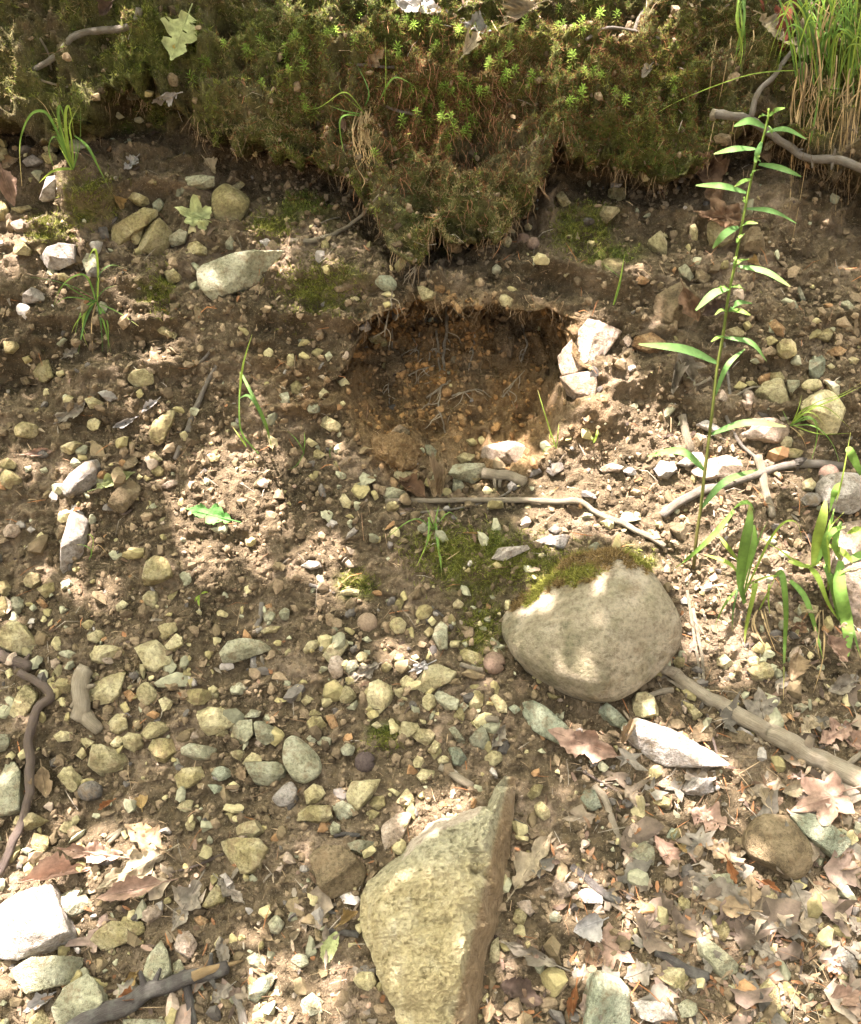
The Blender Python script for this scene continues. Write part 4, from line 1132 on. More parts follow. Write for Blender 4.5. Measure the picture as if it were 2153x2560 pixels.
def blade(pts, wpx, parent, colr, name='blade', depth=None, bulge=.02, mat='blade', broad=False, n=None, tip=True, keep=True):
    """pts: photo points from base to tip; depth: y-plane metres for each point (or one)"""
    n = n or max(7, int(sum(math.dist(pts[i],pts[i+1]) for i in range(len(pts)-1))/12)); n = min(n, 34)
    q = catmull(pts, n); s = np.linspace(0,1,n)
    dep = np.interp(s, np.linspace(0,1,len(depth)), depth) if hasattr(depth,'__len__') else np.full(n, depth)
    W = []
    for i in range(n):
        d = ray(*q[i]); t = (dep[i]-bulge*math.sin(math.pi*s[i])-CAM[1])/d[1]
        if keep:
            th = hit2(*q[i])[2]
            if -60 < q[i][0] < PW+60: t = min(t, th-.006)
        W.append(CAM+d*t)
    W = np.array(W)
    for _ in range(2): W[1:-1] = .5*W[1:-1]+.25*(W[:-2]+W[2:])
    wid = (np.sin(np.pi*np.clip(s*.86+.10,0,1))**.8 if broad else (1-s**2.2)*(.55+.45*np.minimum(1,s*5))) * wpx/FPX*2.1
    wid = np.maximum(wid, .0005)
    face = unit(unit(CAM-W[n//2]) + np.array((random.uniform(-.5,.5), 0, random.uniform(.2,.9))))
    V, F = ribbon(W, wid, face, random.uniform(.1,.35))
    c = np.array(colr)*random.uniform(.8,1.25); tp_ = np.repeat(np.clip((s-random.uniform(.75,1.0))*4,0,1),3)[:,None]; cv = c*(1+.25*np.repeat(s,3)[:,None]*np.array((1,.6,0)))*(1-tp_)+np.array((.30,.22,.10))*tp_
    cv = cv*(1+.3*vnoise(V*60,3)[:,None])
    cv[1::3] *= 1.15
    return mkobj(name, V, F, M[mat], cv, parent)
def tuft(name, label, cat, base, blades_):
    h, _, _ = hit2(*base); e = obj(name, None); e.location = h; tag(e, label, cat); REG.append((e, np.array(base), None, None))
    for b in blades_: b(e, h)
    return e

# ------------------------------------------------------------------ dead leaves
def leaf_outline(kind, s):
    if kind == 'oak': return .5*np.sin(np.pi*s**.75)**.7*(.36+.64*np.abs(np.cos(np.pi*2.6*s+.35))**.8)*(1.08-.5*s)+.008
    if kind == 'beech': return .5*np.sin(np.pi*s**.9)**.95+.006
    if kind == 'long': return .5*np.sin(np.pi*s)**.6+.005
    return .5*np.sin(np.pi*s)+.01
def leaf_mesh(kind, seed, curl, roll, wav):
    r = np.random.default_rng(seed)
    if kind == 'maple':
        nt, nr = 96, 6; th = np.linspace(-math.pi, math.pi, nt, endpoint=False)
        rad = .25+.33*np.max([am*np.clip(1-np.abs(th-c0)/wd,0,1)**.95 for c0, am, wd in ((0,1,.58),(1.0,.92,.56),(-1.0,.92,.56),(1.95,.55,.5),(-1.95,.55,.5))],0) + .05*np.abs(((th*11/math.pi) % 1)-.5)*(1+.5*np.sin(th*3+seed))
        rad *= 1-.45*np.exp(-((np.abs(th)-math.pi)/.25)**2)
        V = [(0.42,0,0)]
        for k in range(1,nr+1):
            for j in range(nt): V.append((.42+rad[j]*math.cos(th[j])*k/nr, rad[j]*math.sin(th[j])*k/nr, 0))
        F = [(0, 1+j, 1+(j+1) % nt) for j in range(nt)]
        for k in range(nr-1):
            for j in range(nt):
                a = 1+k*nt+j; b = 1+k*nt+(j+1) % nt; F += [(a, a+nt, b), (b, a+nt, b+nt)]
        V = np.array(V); F = np.array(F)
    else:
        ns, nc = 34, 4; s = np.linspace(0,1,ns); w_ = leaf_outline(kind, s); asym = 1+.25*vnoise(np.c_[s*7,s*0,s*0+seed],3)+.16*vnoise(np.c_[s*26,s*0,s*0+seed],4)
        V, F = [], []
        for i in range(ns):
            for k in range(-nc, nc+1):
                q = k/nc; wl = w_[i]*(asym[i] if k > 0 else 2-asym[i])
                V.append((s[i]+.10*abs(q)*w_[i]*(1 if kind == 'oak' else .2), wl*q, 0))
        m = 2*nc+1
        for i in range(ns-1):
            for k in range(m-1):
                a = i*m+k
                if kind != 'beech' and r.uniform() < .012: continue      # insect holes
                F += [(a, a+1, a+m+1), (a, a+m+1, a+m)]
        V = np.array(V); F = np.array(F)
    x, y = V[:,0], V[:,1]
    V[:,2] = curl*((x-.5)**2-.1) + roll*y*y*2.2 + 1.5*wav*fbm(np.c_[V[:,:2]*4.5, np.full(len(V), seed*.37)],3,seed % 31) + .03*np.abs(y)
    return V, F
LCOL = {'pale':(.40,.33,.21),'tan':(.32,.235,.135),'pink':(.40,.27,.19),'grey':(.27,.235,.175),'brown':(.20,.125,.07),'dark':(.10,.07,.05),'red':(.20,.06,.03),'yellow':(.50,.38,.10),'pgreen':(.33,.36,.16),'green':(.10,.24,.06),'gold':(.36,.25,.10),'silver':(.42,.40,.36),'rust':(.33,.15,.06)}
def leaf(s, kind, wpx, colr, label, curl=.2, roll=.3, wav=.10, lift=.006, stand=0.0, stem=True, name='dead_leaf', cat='leaf', group=None):
    (bx, by), (tx, ty) = tps(s); seed = int(bx*7+ty*3) % 9973; mx = ((bx+tx)/2, (by+ty)/2)
    p0, _, _ = hit2(*mx); n = smooth_normal(*mx, 20); n = unit(n*.55+unit(CAM-p0)*.45+np.array((0,0,stand)))
    p0 = p0 + n*lift
    b3 = on_plane(bx, by, p0, n); t3 = on_plane(tx, ty, p0, n)
    ux = t3-b3; ln = np.linalg.norm(ux); ux /= ln; uy = np.cross(n, ux)
    wr = (wpx/2.45)/math.dist((bx,by),(tx,ty))
    V, F = leaf_mesh(kind, seed, curl, roll, wav)
    W = b3 + np.outer(V[:,0]*ln, ux) + np.outer(V[:,1]*ln*wr*(1 if kind != 'maple' else 1/1.0), uy) + np.outer(V[:,2]*ln, n)
    if not stand:
        qx, qy = project(W)
        for i in range(len(W)):
            d = W[i]-CAM; l = np.linalg.norm(d); th = hit2(qx[i], qy[i])[2]
            if l > th-.003: W[i] = CAM + d/l*(th-.003)
            elif l < th-.05: W[i] = CAM + d/l*(.5*l+.5*(th-.05))
    c = np.array(LCOL[colr])*(1 if colr in ('green','pgreen') else .72); r = np.random.default_rng(seed)
    cv = c*(1+.28*fbm(np.c_[V[:,:2]*6, V[:,:1]*0+seed],3,3)[:,None]); cv = cv*np.where(np.abs(V[:,1:2]) < .012, 1.18, 1.0)
    o = mkobj(name, W, F, M['dead_leaf'], np.clip(cv,0,1))
    if kind != 'long':      # raised midrib and stalk
        m0 = np.array([b3-ux*ln*(.22 if stem else .02)]+[W[np.argmin(np.hypot(V[:,0]-q, V[:,1]*3))]+n*.0006 for q in (.02,.25,.5,.75,.93)])
        pw = catmull(m0, 14); tw, tf = tube(pw, np.linspace(.0009,.0003,14)*(1+ln*4), 5, 0)
        mkobj('midrib', tw, tf, M['straw'], np.tile(c*.8,(len(tw),1)), o)
    tag(o, label, cat, group); REG.append((o, np.array(mx), None, None))
    return o
# ------------------------------------------------------------------ sticks and roots
stick('A1 850,60 800,165 600,185 430,245 330,350 200,425', (20,14), 'w_grey', 'thick grey curved root bulging from the mossy bank', 'root', 'root', ride=.9)
stick('A2 10,1472 180,1470 330,1410 440,1330 560,1195', (17,7), 'w_tan', 'curved pale stick lying below the hanging moss')
stick('A2 105,1418 240,1350 330,1325 470,1280', (5,3), 'w_grey', 'thin grey root twig just above the curved pale stick', 'twig')
br = stick('A3 880,700 1060,722 1180,800 1300,890 1430,960 1600,980 1790,1050', (25,21,20,22), 'w_grey', 'grey-brown bare branch with a sawn end sticking out under the grass', 'branch', 'branch', ride=5.0, fit=2)
stick('A3 1085,705 1130,570 1230,470 1320,340 1420,180', (16,11), 'w_grey', '', 'side_branch', ride=4.0, parent=br)
stick('A3 852,695 885,700', (29,28), 'w_tan', '', 'sawn_end', ride=5.0, parent=br, n=8, fit=1)
stick('B1 1345,640 1262,790 1212,900 1160,1030 1148,1075', (12,19), 'w_grey', 'grey bark-covered stick lying up the slope left of the hollow', 'stick', 'stick')
stick('B1 1105,1165 1095,1200 1080,1245', (14,16), 'w_grey', 'short grey stub of stick below the longer grey stick', 'stick', 'stick')
stick('B1 1310,560 1260,620 1215,660', (10,8), 'w_grey', 'short grey twig at the upper end of the grey stick')
stick('B2 1195,1318 1320,1345 1450,1385', (36,30), 'w_tan', 'short chunk of pinkish rotten wood at the mouth of the hollow', 'wood_chunk', 'wood', sides=12)
stick('S 965,1252 1110,1250 1290,1250 1440,1255 1490,1280 1560,1310 1660,1365', (15,19,17), 'w_tan', 'long thin pale branch lying across the slope below the hollow', 'branch', 'branch', ride=1.7)
stick('S 1000,1286 1170,1266 1260,1237 1288,1212', (8,6), 'w_grey', 'thin grey twig crossing the long pale branch')
stick('B3 545,1585 660,1490 840,1420 1000,1380 1180,1320 1400,1270 1640,1285', (28,22), 'w_grey', 'grey root curving through the sunlit stones behind the tall plant', 'root', 'root', ride=.8)
stick('B3 1125,1225 1160,1350 1195,1480 1215,1600', (26,22), 'w_tan', 'pale upright root crossing the curved grey root', 'root', 'root', ride=.9)
stick('B3 670,985 690,1070 710,1190', (26,24), 'w_tan', 'short pale root end in the sunlit soil left of the tall plant', 'root', 'root')
stick('B3 940,980 1010,1130 1090,1210 1190,1290', (9,12), 'w_grey', 'thin grey twig above the crossing of the two roots')
stick('B3 925,530 945,700 960,880', (7,9), 'w_grey', 'thin upright grey twig beside the tall plant stem')
stick('B3 640,860 700,810 770,785 845,745', (7,9), 'w_tan', 'thin forked pale twig below the curled grey leaves')
stick('B3 865,935 960,880 1080,810 1160,800', (9,5), 'w_tan', 'thin pale twig leaning against the large pale stones')
stick('C1 -20,850 90,905 195,955', (36,33), 'w_brown', 'thick brown stub of a branch at the left edge', 'stick', 'stick', ride=.9)
stick('C1 115,975 200,1035 275,1090 305,1150 215,1235 172,1400 190,1560 150,1870 60,2060 -10,2215', (20,27,26,24,20), 'w_brown', 'long crooked brown branch running down the left edge', 'branch', 'branch', ride=2.2, fit=4)
dw = stick('C1 525,935 508,1060 495,1180 475,1265', (48,44), 'w_tan', 'pale bone-like piece of forked dead wood among the stones', 'dead_wood', 'wood', ride=1.1, sides=12)
stick('C1 490,1215 555,1280 610,1345', (44,28), 'w_tan', '', 'fork', ride=1.1, parent=dw, sides=12, n=10)
stick('C1 1603,555 1592,640 1565,712', (14,17), 'w_grey', 'short knobbly pale twig below the sunlit soil patch')
stick('C2 135,442 210,465 285,503', (12,8), 'w_grey', 'silvery twig on the small sunlit gravel patch')
stick('C2 1055,935 1120,958 1195,965', (14,16), 'w_tan', 'short twig touching the cracked nut husk')
stick('C2 1140,1252 1220,1265 1292,1277', (19,20), 'w_tan', 'short thick twig among the stones left of the boulder')
stick('C2 880,580 950,640', (8,6), 'w_dark', 'tiny dark twig below the mossy patch')
lg = stick('C3 545,960 700,1050 900,1185 1200,1345 1500,1505 1800,1670', (28,40,50,58), 'w_tan', 'weathered dead log with a splintered end lying below the boulder', 'log', 'log', ride=.75, sides=20, knots=.28, fit=2, n=60)
for a in ('C3 485,925 560,985 640,1035','C3 515,935 600,965 700,1030','C3 520,985 600,1040 690,1085'): stick(a, (4,14), 'w_tan', '', 'splinter', ride=1.2, parent=lg, n=8, knots=.25)
stick('C3 455,1128 530,1105 610,1092', (14,18), 'w_tan', 'short pale twig poking out beneath the log')
stick('C3 700,480 735,700 765,950 785,1075', (9,8), 'w_tan', 'straight dry stalk standing right of the boulder', 'stalk', 'stalk', ride=2.5)
stick('C3 740,590 770,760 790,930 800,1070', (11,8), 'w_tan', 'second straight dry stalk, nearer the grass, right of the boulder', 'stalk', 'stalk', ride=2.5)
stick('C3 820,1240 860,1400 900,1560', (8,6), 'w_brown', 'thin upright twig in front of the pale flat slab')
fb = stick('D1 440,1620 700,1485 900,1385 1100,1305 1300,1250 1400,1225', (52,42,34), 'w_dark', 'dark lichen-patched broken branch in the bottom foreground', 'branch', 'branch', ride=1.4, sides=14, fit=2)
stick('D1 1190,1268 1320,1228 1490,1180', (30,22,5), 'w_fresh', '', 'broken_tip', ride=3.4, parent=fb, n=10, knots=.4)
stick('D1 1120,1240 1150,1400 1170,1580', (20,24), 'w_dark', 'upright dark stick crossing under the broken branch', 'stick', 'stick')
stick('D1 1440,1400 1480,1490 1510,1600', (20,22), 'w_grey', 'short grey stick right of the dark broken branch', 'stick', 'stick')
stick('D1 1050,640 1200,600 1370,530', (5,8), 'w_brown', 'thin brown leaf stalk reaching to the olive stone', 'twig')
stick('D1 640,440 690,410 740,380', (8,10), 'w_tan', 'tiny pale twig above the sunlit dead leaf')
stick('D1 670,460 715,415 745,380', (14,12), 'w_tan', 'flat splinter of wood beside the tiny pale twig')
stick('D2 930,-5 1020,55 1125,110', (20,24), 'w_tan', 'splintered tan stick behind the upright rock horn', 'stick', 'stick')
stick('D2 230,1000 330,1005 430,1015', (16,20), 'w_dark', 'dark stub of twig against the left side of the upright rock')
stick('D2 180,720 220,850 290,890', (9,11), 'w_dark', 'dark crooked twig below the square brown stone')
stick('D2 280,415 350,405 440,410', (14,12), 'w_dark', 'dark strip of bark above the square brown stone')
stick('D3 -10,600 130,715 290,825', (22,26), 'w_dark', 'dark grey stick leaning right of the upright rock', 'stick', 'stick', ride=.9)
stick('D3 505,1125 640,1200 825,1275', (24,30), 'w_dark', 'dark grey stick beside the pale leaf-shaped stone', 'stick', 'stick', ride=.9)
stick('D3 975,1385 1040,1280 1105,1170', (7,10), 'w_dark', 'thin dark forked twig in the sunlit litter')
stick('D3 1340,1390 1390,1250 1405,1130', (9,8), 'w_brown', 'thin brown twig in the litter at the lower right')
stick('D3 1500,170 1600,60 1720,-50 1800,-110', (14,16), 'w_tan', 'pale twig leaning over the end of the log', ride=3.0)
stick('D3 410,930 450,1020 465,1170', (6,5), 'w_tan', 'thin straw twig beside the large pink leaf')
stick('D3 1410,1190 1580,1245 1764,1275', (6,5), 'w_tan', 'thin straw lying below the white stone')
stick('D3 125,105 200,210 300,480', (24,16), 'w_tan', 'rotten pale strip of wood in the litter')
stick('D3 60,20 180,90 300,160', (7,6), 'w_brown', 'thin dark twig across the pink litter')
stick('A1 240,230 290,320 315,430', (7,5), 'w_tan', 'thin bent straw hanging below the grey root')
stick('A1 250,490 340,515 420,530', (7,5), 'w_tan', 'thin straw lying on the left bank')
stick('A2 600,650 690,680 790,700', (9,8), 'w_grey', 'thin grey twig poking from the moss beside the grass tuft')
stick('A2 380,385 480,400 650,410', (9,8), 'w_grey', 'pale twig lying on the moss near the crest')
stick('A3 80,240 180,180 330,180 530,235', (9,6), 'w_grey', 'pale bent twig on the sunlit crest moss')
stick('A3 375,200 410,100 490,-10', (10,9), 'w_grey', 'pale twig rising to the top edge of the crest')
# roots hanging in the hollow
for s, r, l in [('B2 640,450 640,600 620,800 625,905', (7,4), 'long root hanging at the left of the hollow'),
 ('B2 910,380 918,580 935,760 925,900 942,1000 962,1085', (8,5), 'long central root hanging deep into the hollow'),
 ('B2 975,310 972,450 955,600 965,720', (15,10), 'thick soil-crusted root hanging at the centre of the hollow'),
 ('B2 1440,420 1462,560 1430,640', (8,8), 'short looped root at the right of the hollow'),
 ('B2 850,865 920,820 992,765', (10,8), 'short thick root angled across the back of the hollow'),
 ('B2 1005,850 1100,825 1180,820 1245,862', (8,4), 'curved root lying across the back of the hollow'),
 ('B2 1320,862 1380,780 1450,700', (7,4), 'thin straight root at the right back of the hollow'),
 ('B2 760,490 790,560 800,655', (6,4), 'thin root left of the central hanging roots'),
 ('B2 860,640 880,580 915,560', (6,4), 'tiny hooked root beside the central root'),
 ('B2 740,735 830,690 900,665', (6,4), 'thin rootlet running left from the central root'),
 ('B2 1140,480 1135,580 1110,700', (8,5), 'thin crusted root right of the thick crusted root'),
 ('B2 640,205 625,330 590,490', (6,5), 'straw-coloured pine needle leaning over the hollow rim'),
 ('B2 790,0 780,120 760,200', (9,6), 'pale root hanging above the hollow rim')]:
    pts = tps(s); q = catmull(pts, 26); top, _, tt = hit2(*pts[0]); W = []
    for x, y in q:      # the root hangs free below its upper end
        d = ray(x, y); t_ = min((top[1]+.004)/d[1], hit2(x, y)[2]-.004); W.append(CAM+d*t_)
    W = np.array(W); W[1:-1] = .5*W[1:-1]+.25*(W[:-2]+W[2:]); W = W + np.stack([vnoise(W*90+k*7, k+11) for k in (1,2,3)],1)*.0022
    rad = np.linspace(r[0], r[1], 26)/2.45/FPX*tt*.75
    tw, tf = tube(W, rad, 7, .5, len(s)); o = mkobj('root', tw, tf, M['w_tan']); tube_uv(o.data, 26, 7, .3); tag(o, l, 'root', 'roots hanging in the hollow'); REG.append((o, np.mean(pts,0), None, None))
    for m in range(4):  # side rootlets
        a = random.randint(5,22); p = W[a].copy(); dd = np.array((random.choice((-1,1))*random.uniform(.4,1), -.1, -random.uniform(.2,.9))); path = [p]
        for _ in range(6): dd = unit(dd+np.array((random.uniform(-.6,.6), random.uniform(-.2,.2), random.uniform(-.6,.3)))); path.append(path[-1]+dd*.006)
        tw, tf = tube(np.array(path), np.linspace(.0009,.0004,7), 5, .2, m); mkobj('rootlet', tw, tf, M['w_tan'], None, o)
# clods clinging to the hanging roots
for k, (s, l) in enumerate([('B2 640,600 690,600 720,720 690,800 630,790 610,700','pale soil clod clinging to the left hanging root'),('B2 1310,430 1380,420 1400,520 1370,620 1300,610 1290,520','pale soil clod hanging at the right of the hollow'),('B2 530,1130 640,1100 800,1160 800,1270 700,1310 560,1240','ochre soil clod lying on the hollow floor'),('B2 1100,380 1180,370 1185,440 1120,490','crumbly ochre clod under the hollow roof')]):
    V, F, mw, p0, c, sp = stone(tps(s), 'o', 'R', 7000+k, tcf=.42, lvl=6, rough=6, lift=.5)
    V = V*(1+.22*fbm(V*70+k, 4, 3, .65, True)[:,None])
    o = obj('soil_clod', mesh('soil_clod', V, F, M['soil'], np.tile((.0,.25,0) if k < 2 else (0,.8,0), (len(V),1))), None, mw); tag(o, l, 'clod', 'soil clods in the hollow')
# ------------------------------------------------------------------ nuts
def nut(x, y, r, tile, colr, label, cracked=False):
    p, n, t = hit2(*tp(tile, x, y)); rad = r/2.45/FPX*t; d, F = ico(5)
    th = np.arctan2(d[:,1], d[:,0]); g = 1-.06*np.exp(-(np.abs(((th/(math.pi/2)) % 1)-.5)*2/.08)**2)*(1-np.abs(d[:,2])**4)
    if cracked: g -= .22*np.exp(-((th-.9)/.13)**2)*(1-np.abs(d[:,2])**2)
    V = d*(g*rad)[:,None]*np.array((1,1,.9))*(1+.02*fbm(d*5,3,3)[:,None])
    rot = Matrix.Rotation(.9, 3, 'X') @ Matrix.Rotation(r, 3, 'Z')
    o = obj('nut', mesh('nut', V@np.array(rot).T, F, M['crumb'], np.tile(colr,(len(V),1)))); o.location = p+unit(CAM-p)*rad*.35
    tag(o, label, 'nut'); REG.append((o, np.array(tp(tile,x,y)), None, None))
nut(487,678,62,'C2',(.22,.165,.11),'round brown hickory nut with dark seams lying in the gravel')
nut(1263,925,68,'C2',(.17,.12,.085),'cracked brown nut husk left of the boulder', True)
nut(1440,1475,46,'A2',(.19,.13,.09),'brown nut husk half on the ledge below the moss', True)
nut(1500,1490,38,'A2',(.18,.13,.095),'second brown nut husk touching the first on the ledge')
nut(1567,1335,56,'B3',(.30,.20,.15),'pinkish brown nut near the curved grey root')
nut(472,1532,62,'C2',(.075,.058,.05),'dark shrivelled walnut husk among the grey stones', True)
# ------------------------------------------------------------------ leaves
L_ = leaf
L_('A1 1155,85 1045,375','oak',235,'pgreen','pale yellow-green oak leaf hanging on the mossy bank',.3,.2,.06,.02,.25)
L_('A1 1060,320 1035,275','beech',40,'yellow','tiny yellow leaf scrap at the tip of the pale oak leaf',.3,1.2,.1,.03,.2,False)
L_('A1 690,10 610,95','beech',70,'dark','dark red and black curled leaf at the top of the bank',.4,.9,.1,.02,.2)
L_('A1 1085,575 930,625','oak',80,'silver','white sunlit leaf on the left bank',.2,.4,.1)
L_('A1 1330,1375 1075,1275','maple',230,'pgreen','pale grey-green maple leaf beside the rounded cobble',.2,.3,.12,.01)
L_('A1 10,1030 90,1265','beech',110,'pink','pinkish sunlit leaf at the left edge',.2,.9,.08,.02)
L_('A1 110,970 0,1030','beech',60,'tan','tan leaf tip poking in at the left edge',.2,.5,.1,.01)
L_('A1 840,960 760,1040','oak',90,'silver','grey crumpled leaf in the speckled light',.3,.8,.2)
L_('A1 1250,970 1320,1070','beech',60,'pale','pale narrow leaf below the hanging moss',.3,.9,.1)
L_('A1 700,1200 760,1280','beech',60,'gold','golden curled leaf beside the mossy mound',.4,.9,.1)
L_('A2 640,-10 940,75','beech',150,'silver','broad whitish leaf lying on the sunlit crest',.1,.2,.1,.01)
L_('A2 1560,20 1330,120','beech',110,'pale','curled pale leaf on the sunlit crest',.5,1.2,.12,.015)
L_('A2 1075,335 1175,195','oak',95,'pale','upright pale leaf wedged in the star moss',.2,1.0,.05,.03,.3)
L_('A2 480,400 590,300','oak',110,'tan','tan leaf fragment on the crest moss',.2,.4,.12)
L_('A2 1080,150 1250,200','beech',80,'silver','whitish leaf scrap on the crest behind the star moss',.2,.5,.1)
L_('A2 340,720 350,810','beech',45,'pink','small brown leaf scrap left of the hanging grass',.3,.6,.1)
L_('A3 810,960 900,1300','oak',200,'brown','withered brown leaf hanging behind the tall plant',.6,.9,.2,.03)
L_('A3 1100,1330 730,1310','maple',200,'brown','crumpled brown maple leaf under the bank overhang',.5,.5,.25,.02)
L_('A3 1360,30 1280,330','beech',120,'red','upright red-brown leaf beside the grass clump',.2,.9,.08,.03,.4)
L_('A3 1140,100 1300,260','oak',140,'pale','pale leaf left of the red-brown leaf on the bank top',.3,.5,.12,.02)
L_('A3 1330,150 1560,330','maple',180,'pale','pale sunlit leaf behind the grass clump',.3,.5,.15,.02)
L_('A3 480,400 420,480','beech',60,'grey','grey leaf scrap on the right-hand moss',.3,.8,.1)
L_('B3 680,190 770,400','beech',110,'brown','brown leaf curled over the brown wedge stone',.5,1.0,.1,.02)
L_('B3 960,290 790,360','beech',110,'dark','dark brown leaf behind the tall plant, beside the wedge stone',.4,.9,.12,.015)
L_('B3 640,570 745,770','beech',95,'grey','curled grey leaf hanging in the sunlit soil',.4,1.3,.15,.02)
L_('B3 640,640 605,860','beech',60,'grey','narrow grey leaf left of the curled grey one',.4,1.3,.12,.02)
L_('B3 1060,25 1150,60','beech',40,'gold','small golden leaf at the top of the stony slope',.3,.9,.1)
L_('B1 530,890 320,1030','oak',110,'grey','grey leaf flat on the soil among left-hand stones',.15,.3,.12)
L_('B1 965,880 865,960','beech',40,'silver','narrow white leaf scrap on the left slope',.2,.7,.1)
L_('B1 830,990 690,1050','beech',42,'silver','second narrow white leaf scrap, below the first',.2,.7,.1)
L_('B1 590,1420 830,1320','oak',100,'pgreen','olive leaf lying over the brown stone',.2,.4,.12,.01)
L_('B1 160,1215 340,1195','beech',50,'pink','pinkish leaf scrap at the left side of the slope',.2,.5,.12)
L_('B1 390,620 480,560','oak',70,'grey','grey leaf scrap under the left grass tuft',.2,.5,.12)
L_('S 578,1300 466,1272','oak',140,'green','bright green fallen oak leaf on the sunlit soil patch',.15,.25,.05,.022,.02,True,'green_leaf')
L_('B2 930,1480 965,1300','beech',90,'tan','rolled tan leaf standing like a tube below the hollow',.2,3.2,.04,.02,.5,False)
L_('B2 900,1480 860,1370','beech',70,'tan','pointed tan leaf standing beside the rolled one',.2,2.0,.05,.02,.4,False)
L_('B2 840,1480 680,1360','beech',100,'brown','brown leaf lying below the hollow mouth',.4,.9,.1,.012)
L_('B2 960,1480 1100,1490','beech',70,'tan','tan leaf under the rolled leaf',.2,.6,.1)
L_('C2 560,930 330,1050','oak',100,'grey','torn grey leaf among the gravel',.2,.3,.16)
L_('C2 880,920 740,980','maple',70,'silver','pale lichen-crusted bark flake on the flat stone',.2,.3,.25)
L_('C2 1250,1440 1330,1300','beech',70,'grey','grey leaf scrap left of the blue-green slab',.3,.6,.15)
L_('S 1545,1890 1368,1824','beech',160,'pink','broad pinkish brown leaf in front of the blue-green slab',.25,.4,.08,.012)
L_('C3 1180,1330 1130,1080','maple',260,'grey','grey maple leaf lying flat right of the log',.1,.2,.1,.01)
L_('C3 1380,860 1340,1040','beech',110,'tan','tan curled leaf below the right-hand grass',.4,.9,.15,.02)
L_('C3 1560,760 1680,920','beech',110,'pink','pinkish crumpled leaf at the foot of the right grass',.5,.8,.2,.02)
L_('C3 1740,1040 1560,1100','beech',110,'grey','grey leaf at the right edge above the log',.4,.8,.15)
L_('C3 1700,1300 1500,1420','oak',160,'pink','pink leaf beside the log at the right',.4,.5,.15,.012)
L_('C3 1480,1250 1400,1370','oak',110,'pale','pale ragged leaf leaning on the log',.4,.8,.2,.015)
L_('C3 1760,1460 1640,1330','beech',120,'pink','pink curled leaf near the right end of the log',.5,.9,.15)
L_('C3 1420,680 1340,760','oak',100,'brown','brown leaf in the shade of the right-hand grass',.4,.8,.2)
L_('C3 300,1420 370,1270','long',60,'tan','rolled tan leaf along the edge of the pale flat slab',.3,1.6,.1)
L_('D1 1010,515 590,740','oak',230,'pale','large pale brown oak leaf lying on the lower left stones',.12,.2,.08,.01)
L_('D1 1020,520 760,340','oak',190,'tan','tan upper lobe of leaf above the large oak leaf',.2,.3,.12,.012)
L_('D1 740,545 350,490','oak',140,'pink','pink sunlit oak leaf beside the large pale one',.2,.4,.1,.012)
L_('D1 560,620 105,700','beech',105,'pink','long pinkish brown leaf above the white slab',.2,.8,.06,.015)
L_('D1 1000,700 590,800','beech',130,'pink','smooth pinkish brown leaf lit along its edge',.15,.4,.05,.015)
L_('D1 1220,690 1050,1000','oak',190,'grey','grey-brown leaf hanging over the lower left litter',.2,.4,.1,.01)
L_('D1 1340,680 1500,830','oak',110,'grey','thin grey leaf left of the olive stone cluster',.2,.3,.16)
L_('D1 255,-10 285,185','beech',110,'tan','narrow tan leaf beside the crooked brown branch',.3,.7,.05,.01)
L_('D1 840,1250 750,1340','beech',70,'gold','yellow-brown leaf above the dark broken branch',.4,.9,.1)
L_('D1 850,1390 720,1410','beech',80,'rust','curled rust leaf against the dark broken branch',.5,1.4,.1,.012)
L_('D1 1580,990 1680,1060','oak',60,'tan','small tan oak leaf on bare soil',.2,.4,.08)
L_('D1 1345,1030 1380,1220','long',80,'grey','grey leaf fragment above the broken branch tip',.2,.4,.1)
L_('D1 1420,1330 1290,1440','oak',130,'grey','grey leaf under the broken branch tip',.2,.4,.14)
L_('D1 870,250 860,160','beech',70,'gold','small golden leaf near the dark round cobble',.3,.7,.1)
L_('D1 690,200 600,260','beech',40,'rust','small rust leaf scrap near the dark round cobble',.3,.7,.1)
L_('D1 1450,0 1500,80','beech',60,'tan','small tan leaf by the pale green stone',.3,.7,.1)
L_('D1 330,1380 140,1500','beech',90,'silver','pale leaf edge in the lower left corner',.4,.8,.1)
L_('D2 310,965 430,880','beech',60,'gold','tan curled leaf against the upright rock',.4,1.2,.06,.012)
L_('D2 300,1000 230,1200','long',100,'pgreen','greenish leaf scrap left of the upright rock',.2,.5,.08)
L_('D2 20,1060 75,980','beech',50,'pale','pale curled leaf scrap left of the greenish one',.4,1.4,.08)
L_('D2 1390,740 1620,390','oak',180,'pale','pale grey oak leaf right of the rock horn',.15,.3,.1,.012)
L_('D2 1580,640 1400,560','oak',140,'tan','tan oak leaf under the pale grey one',.15,.3,.1)
L_('D2 1650,1210 1310,1060','oak',120,'grey','long grey-brown leaf right of the upright rock base',.25,.6,.1,.012)
L_('D2 1560,1440 1300,1330','long',130,'dark','dark grey-brown bark flake at the foot of the upright rock',.15,.4,.06)
L_('D2 1240,1430 1210,1568','beech',70,'tan','narrow tan leaf at the bottom, right of the upright rock',.3,.7,.1)
L_('D3 940,350 700,260','oak',210,'pink','pink weathered oak leaf in the sunlit litter',.12,.2,.1)
L_('D3 960,560 800,430','oak',150,'tan','tan oak leaf below the pink weathered leaf',.2,.3,.1)
L_('D3 1085,865 625,640','oak',240,'grey','large olive-grey oak leaf in front of the brown boulder stone',.12,.25,.07,.012)
L_('D3 1090,870 770,830','oak',150,'tan','second oak leaf crossing the large olive-grey one',.15,.3,.08,.014)
L_('D3 1090,860 1090,640','oak',140,'tan','upper oak leaf lobe pointing at the brown boulder stone',.15,.3,.08,.014)
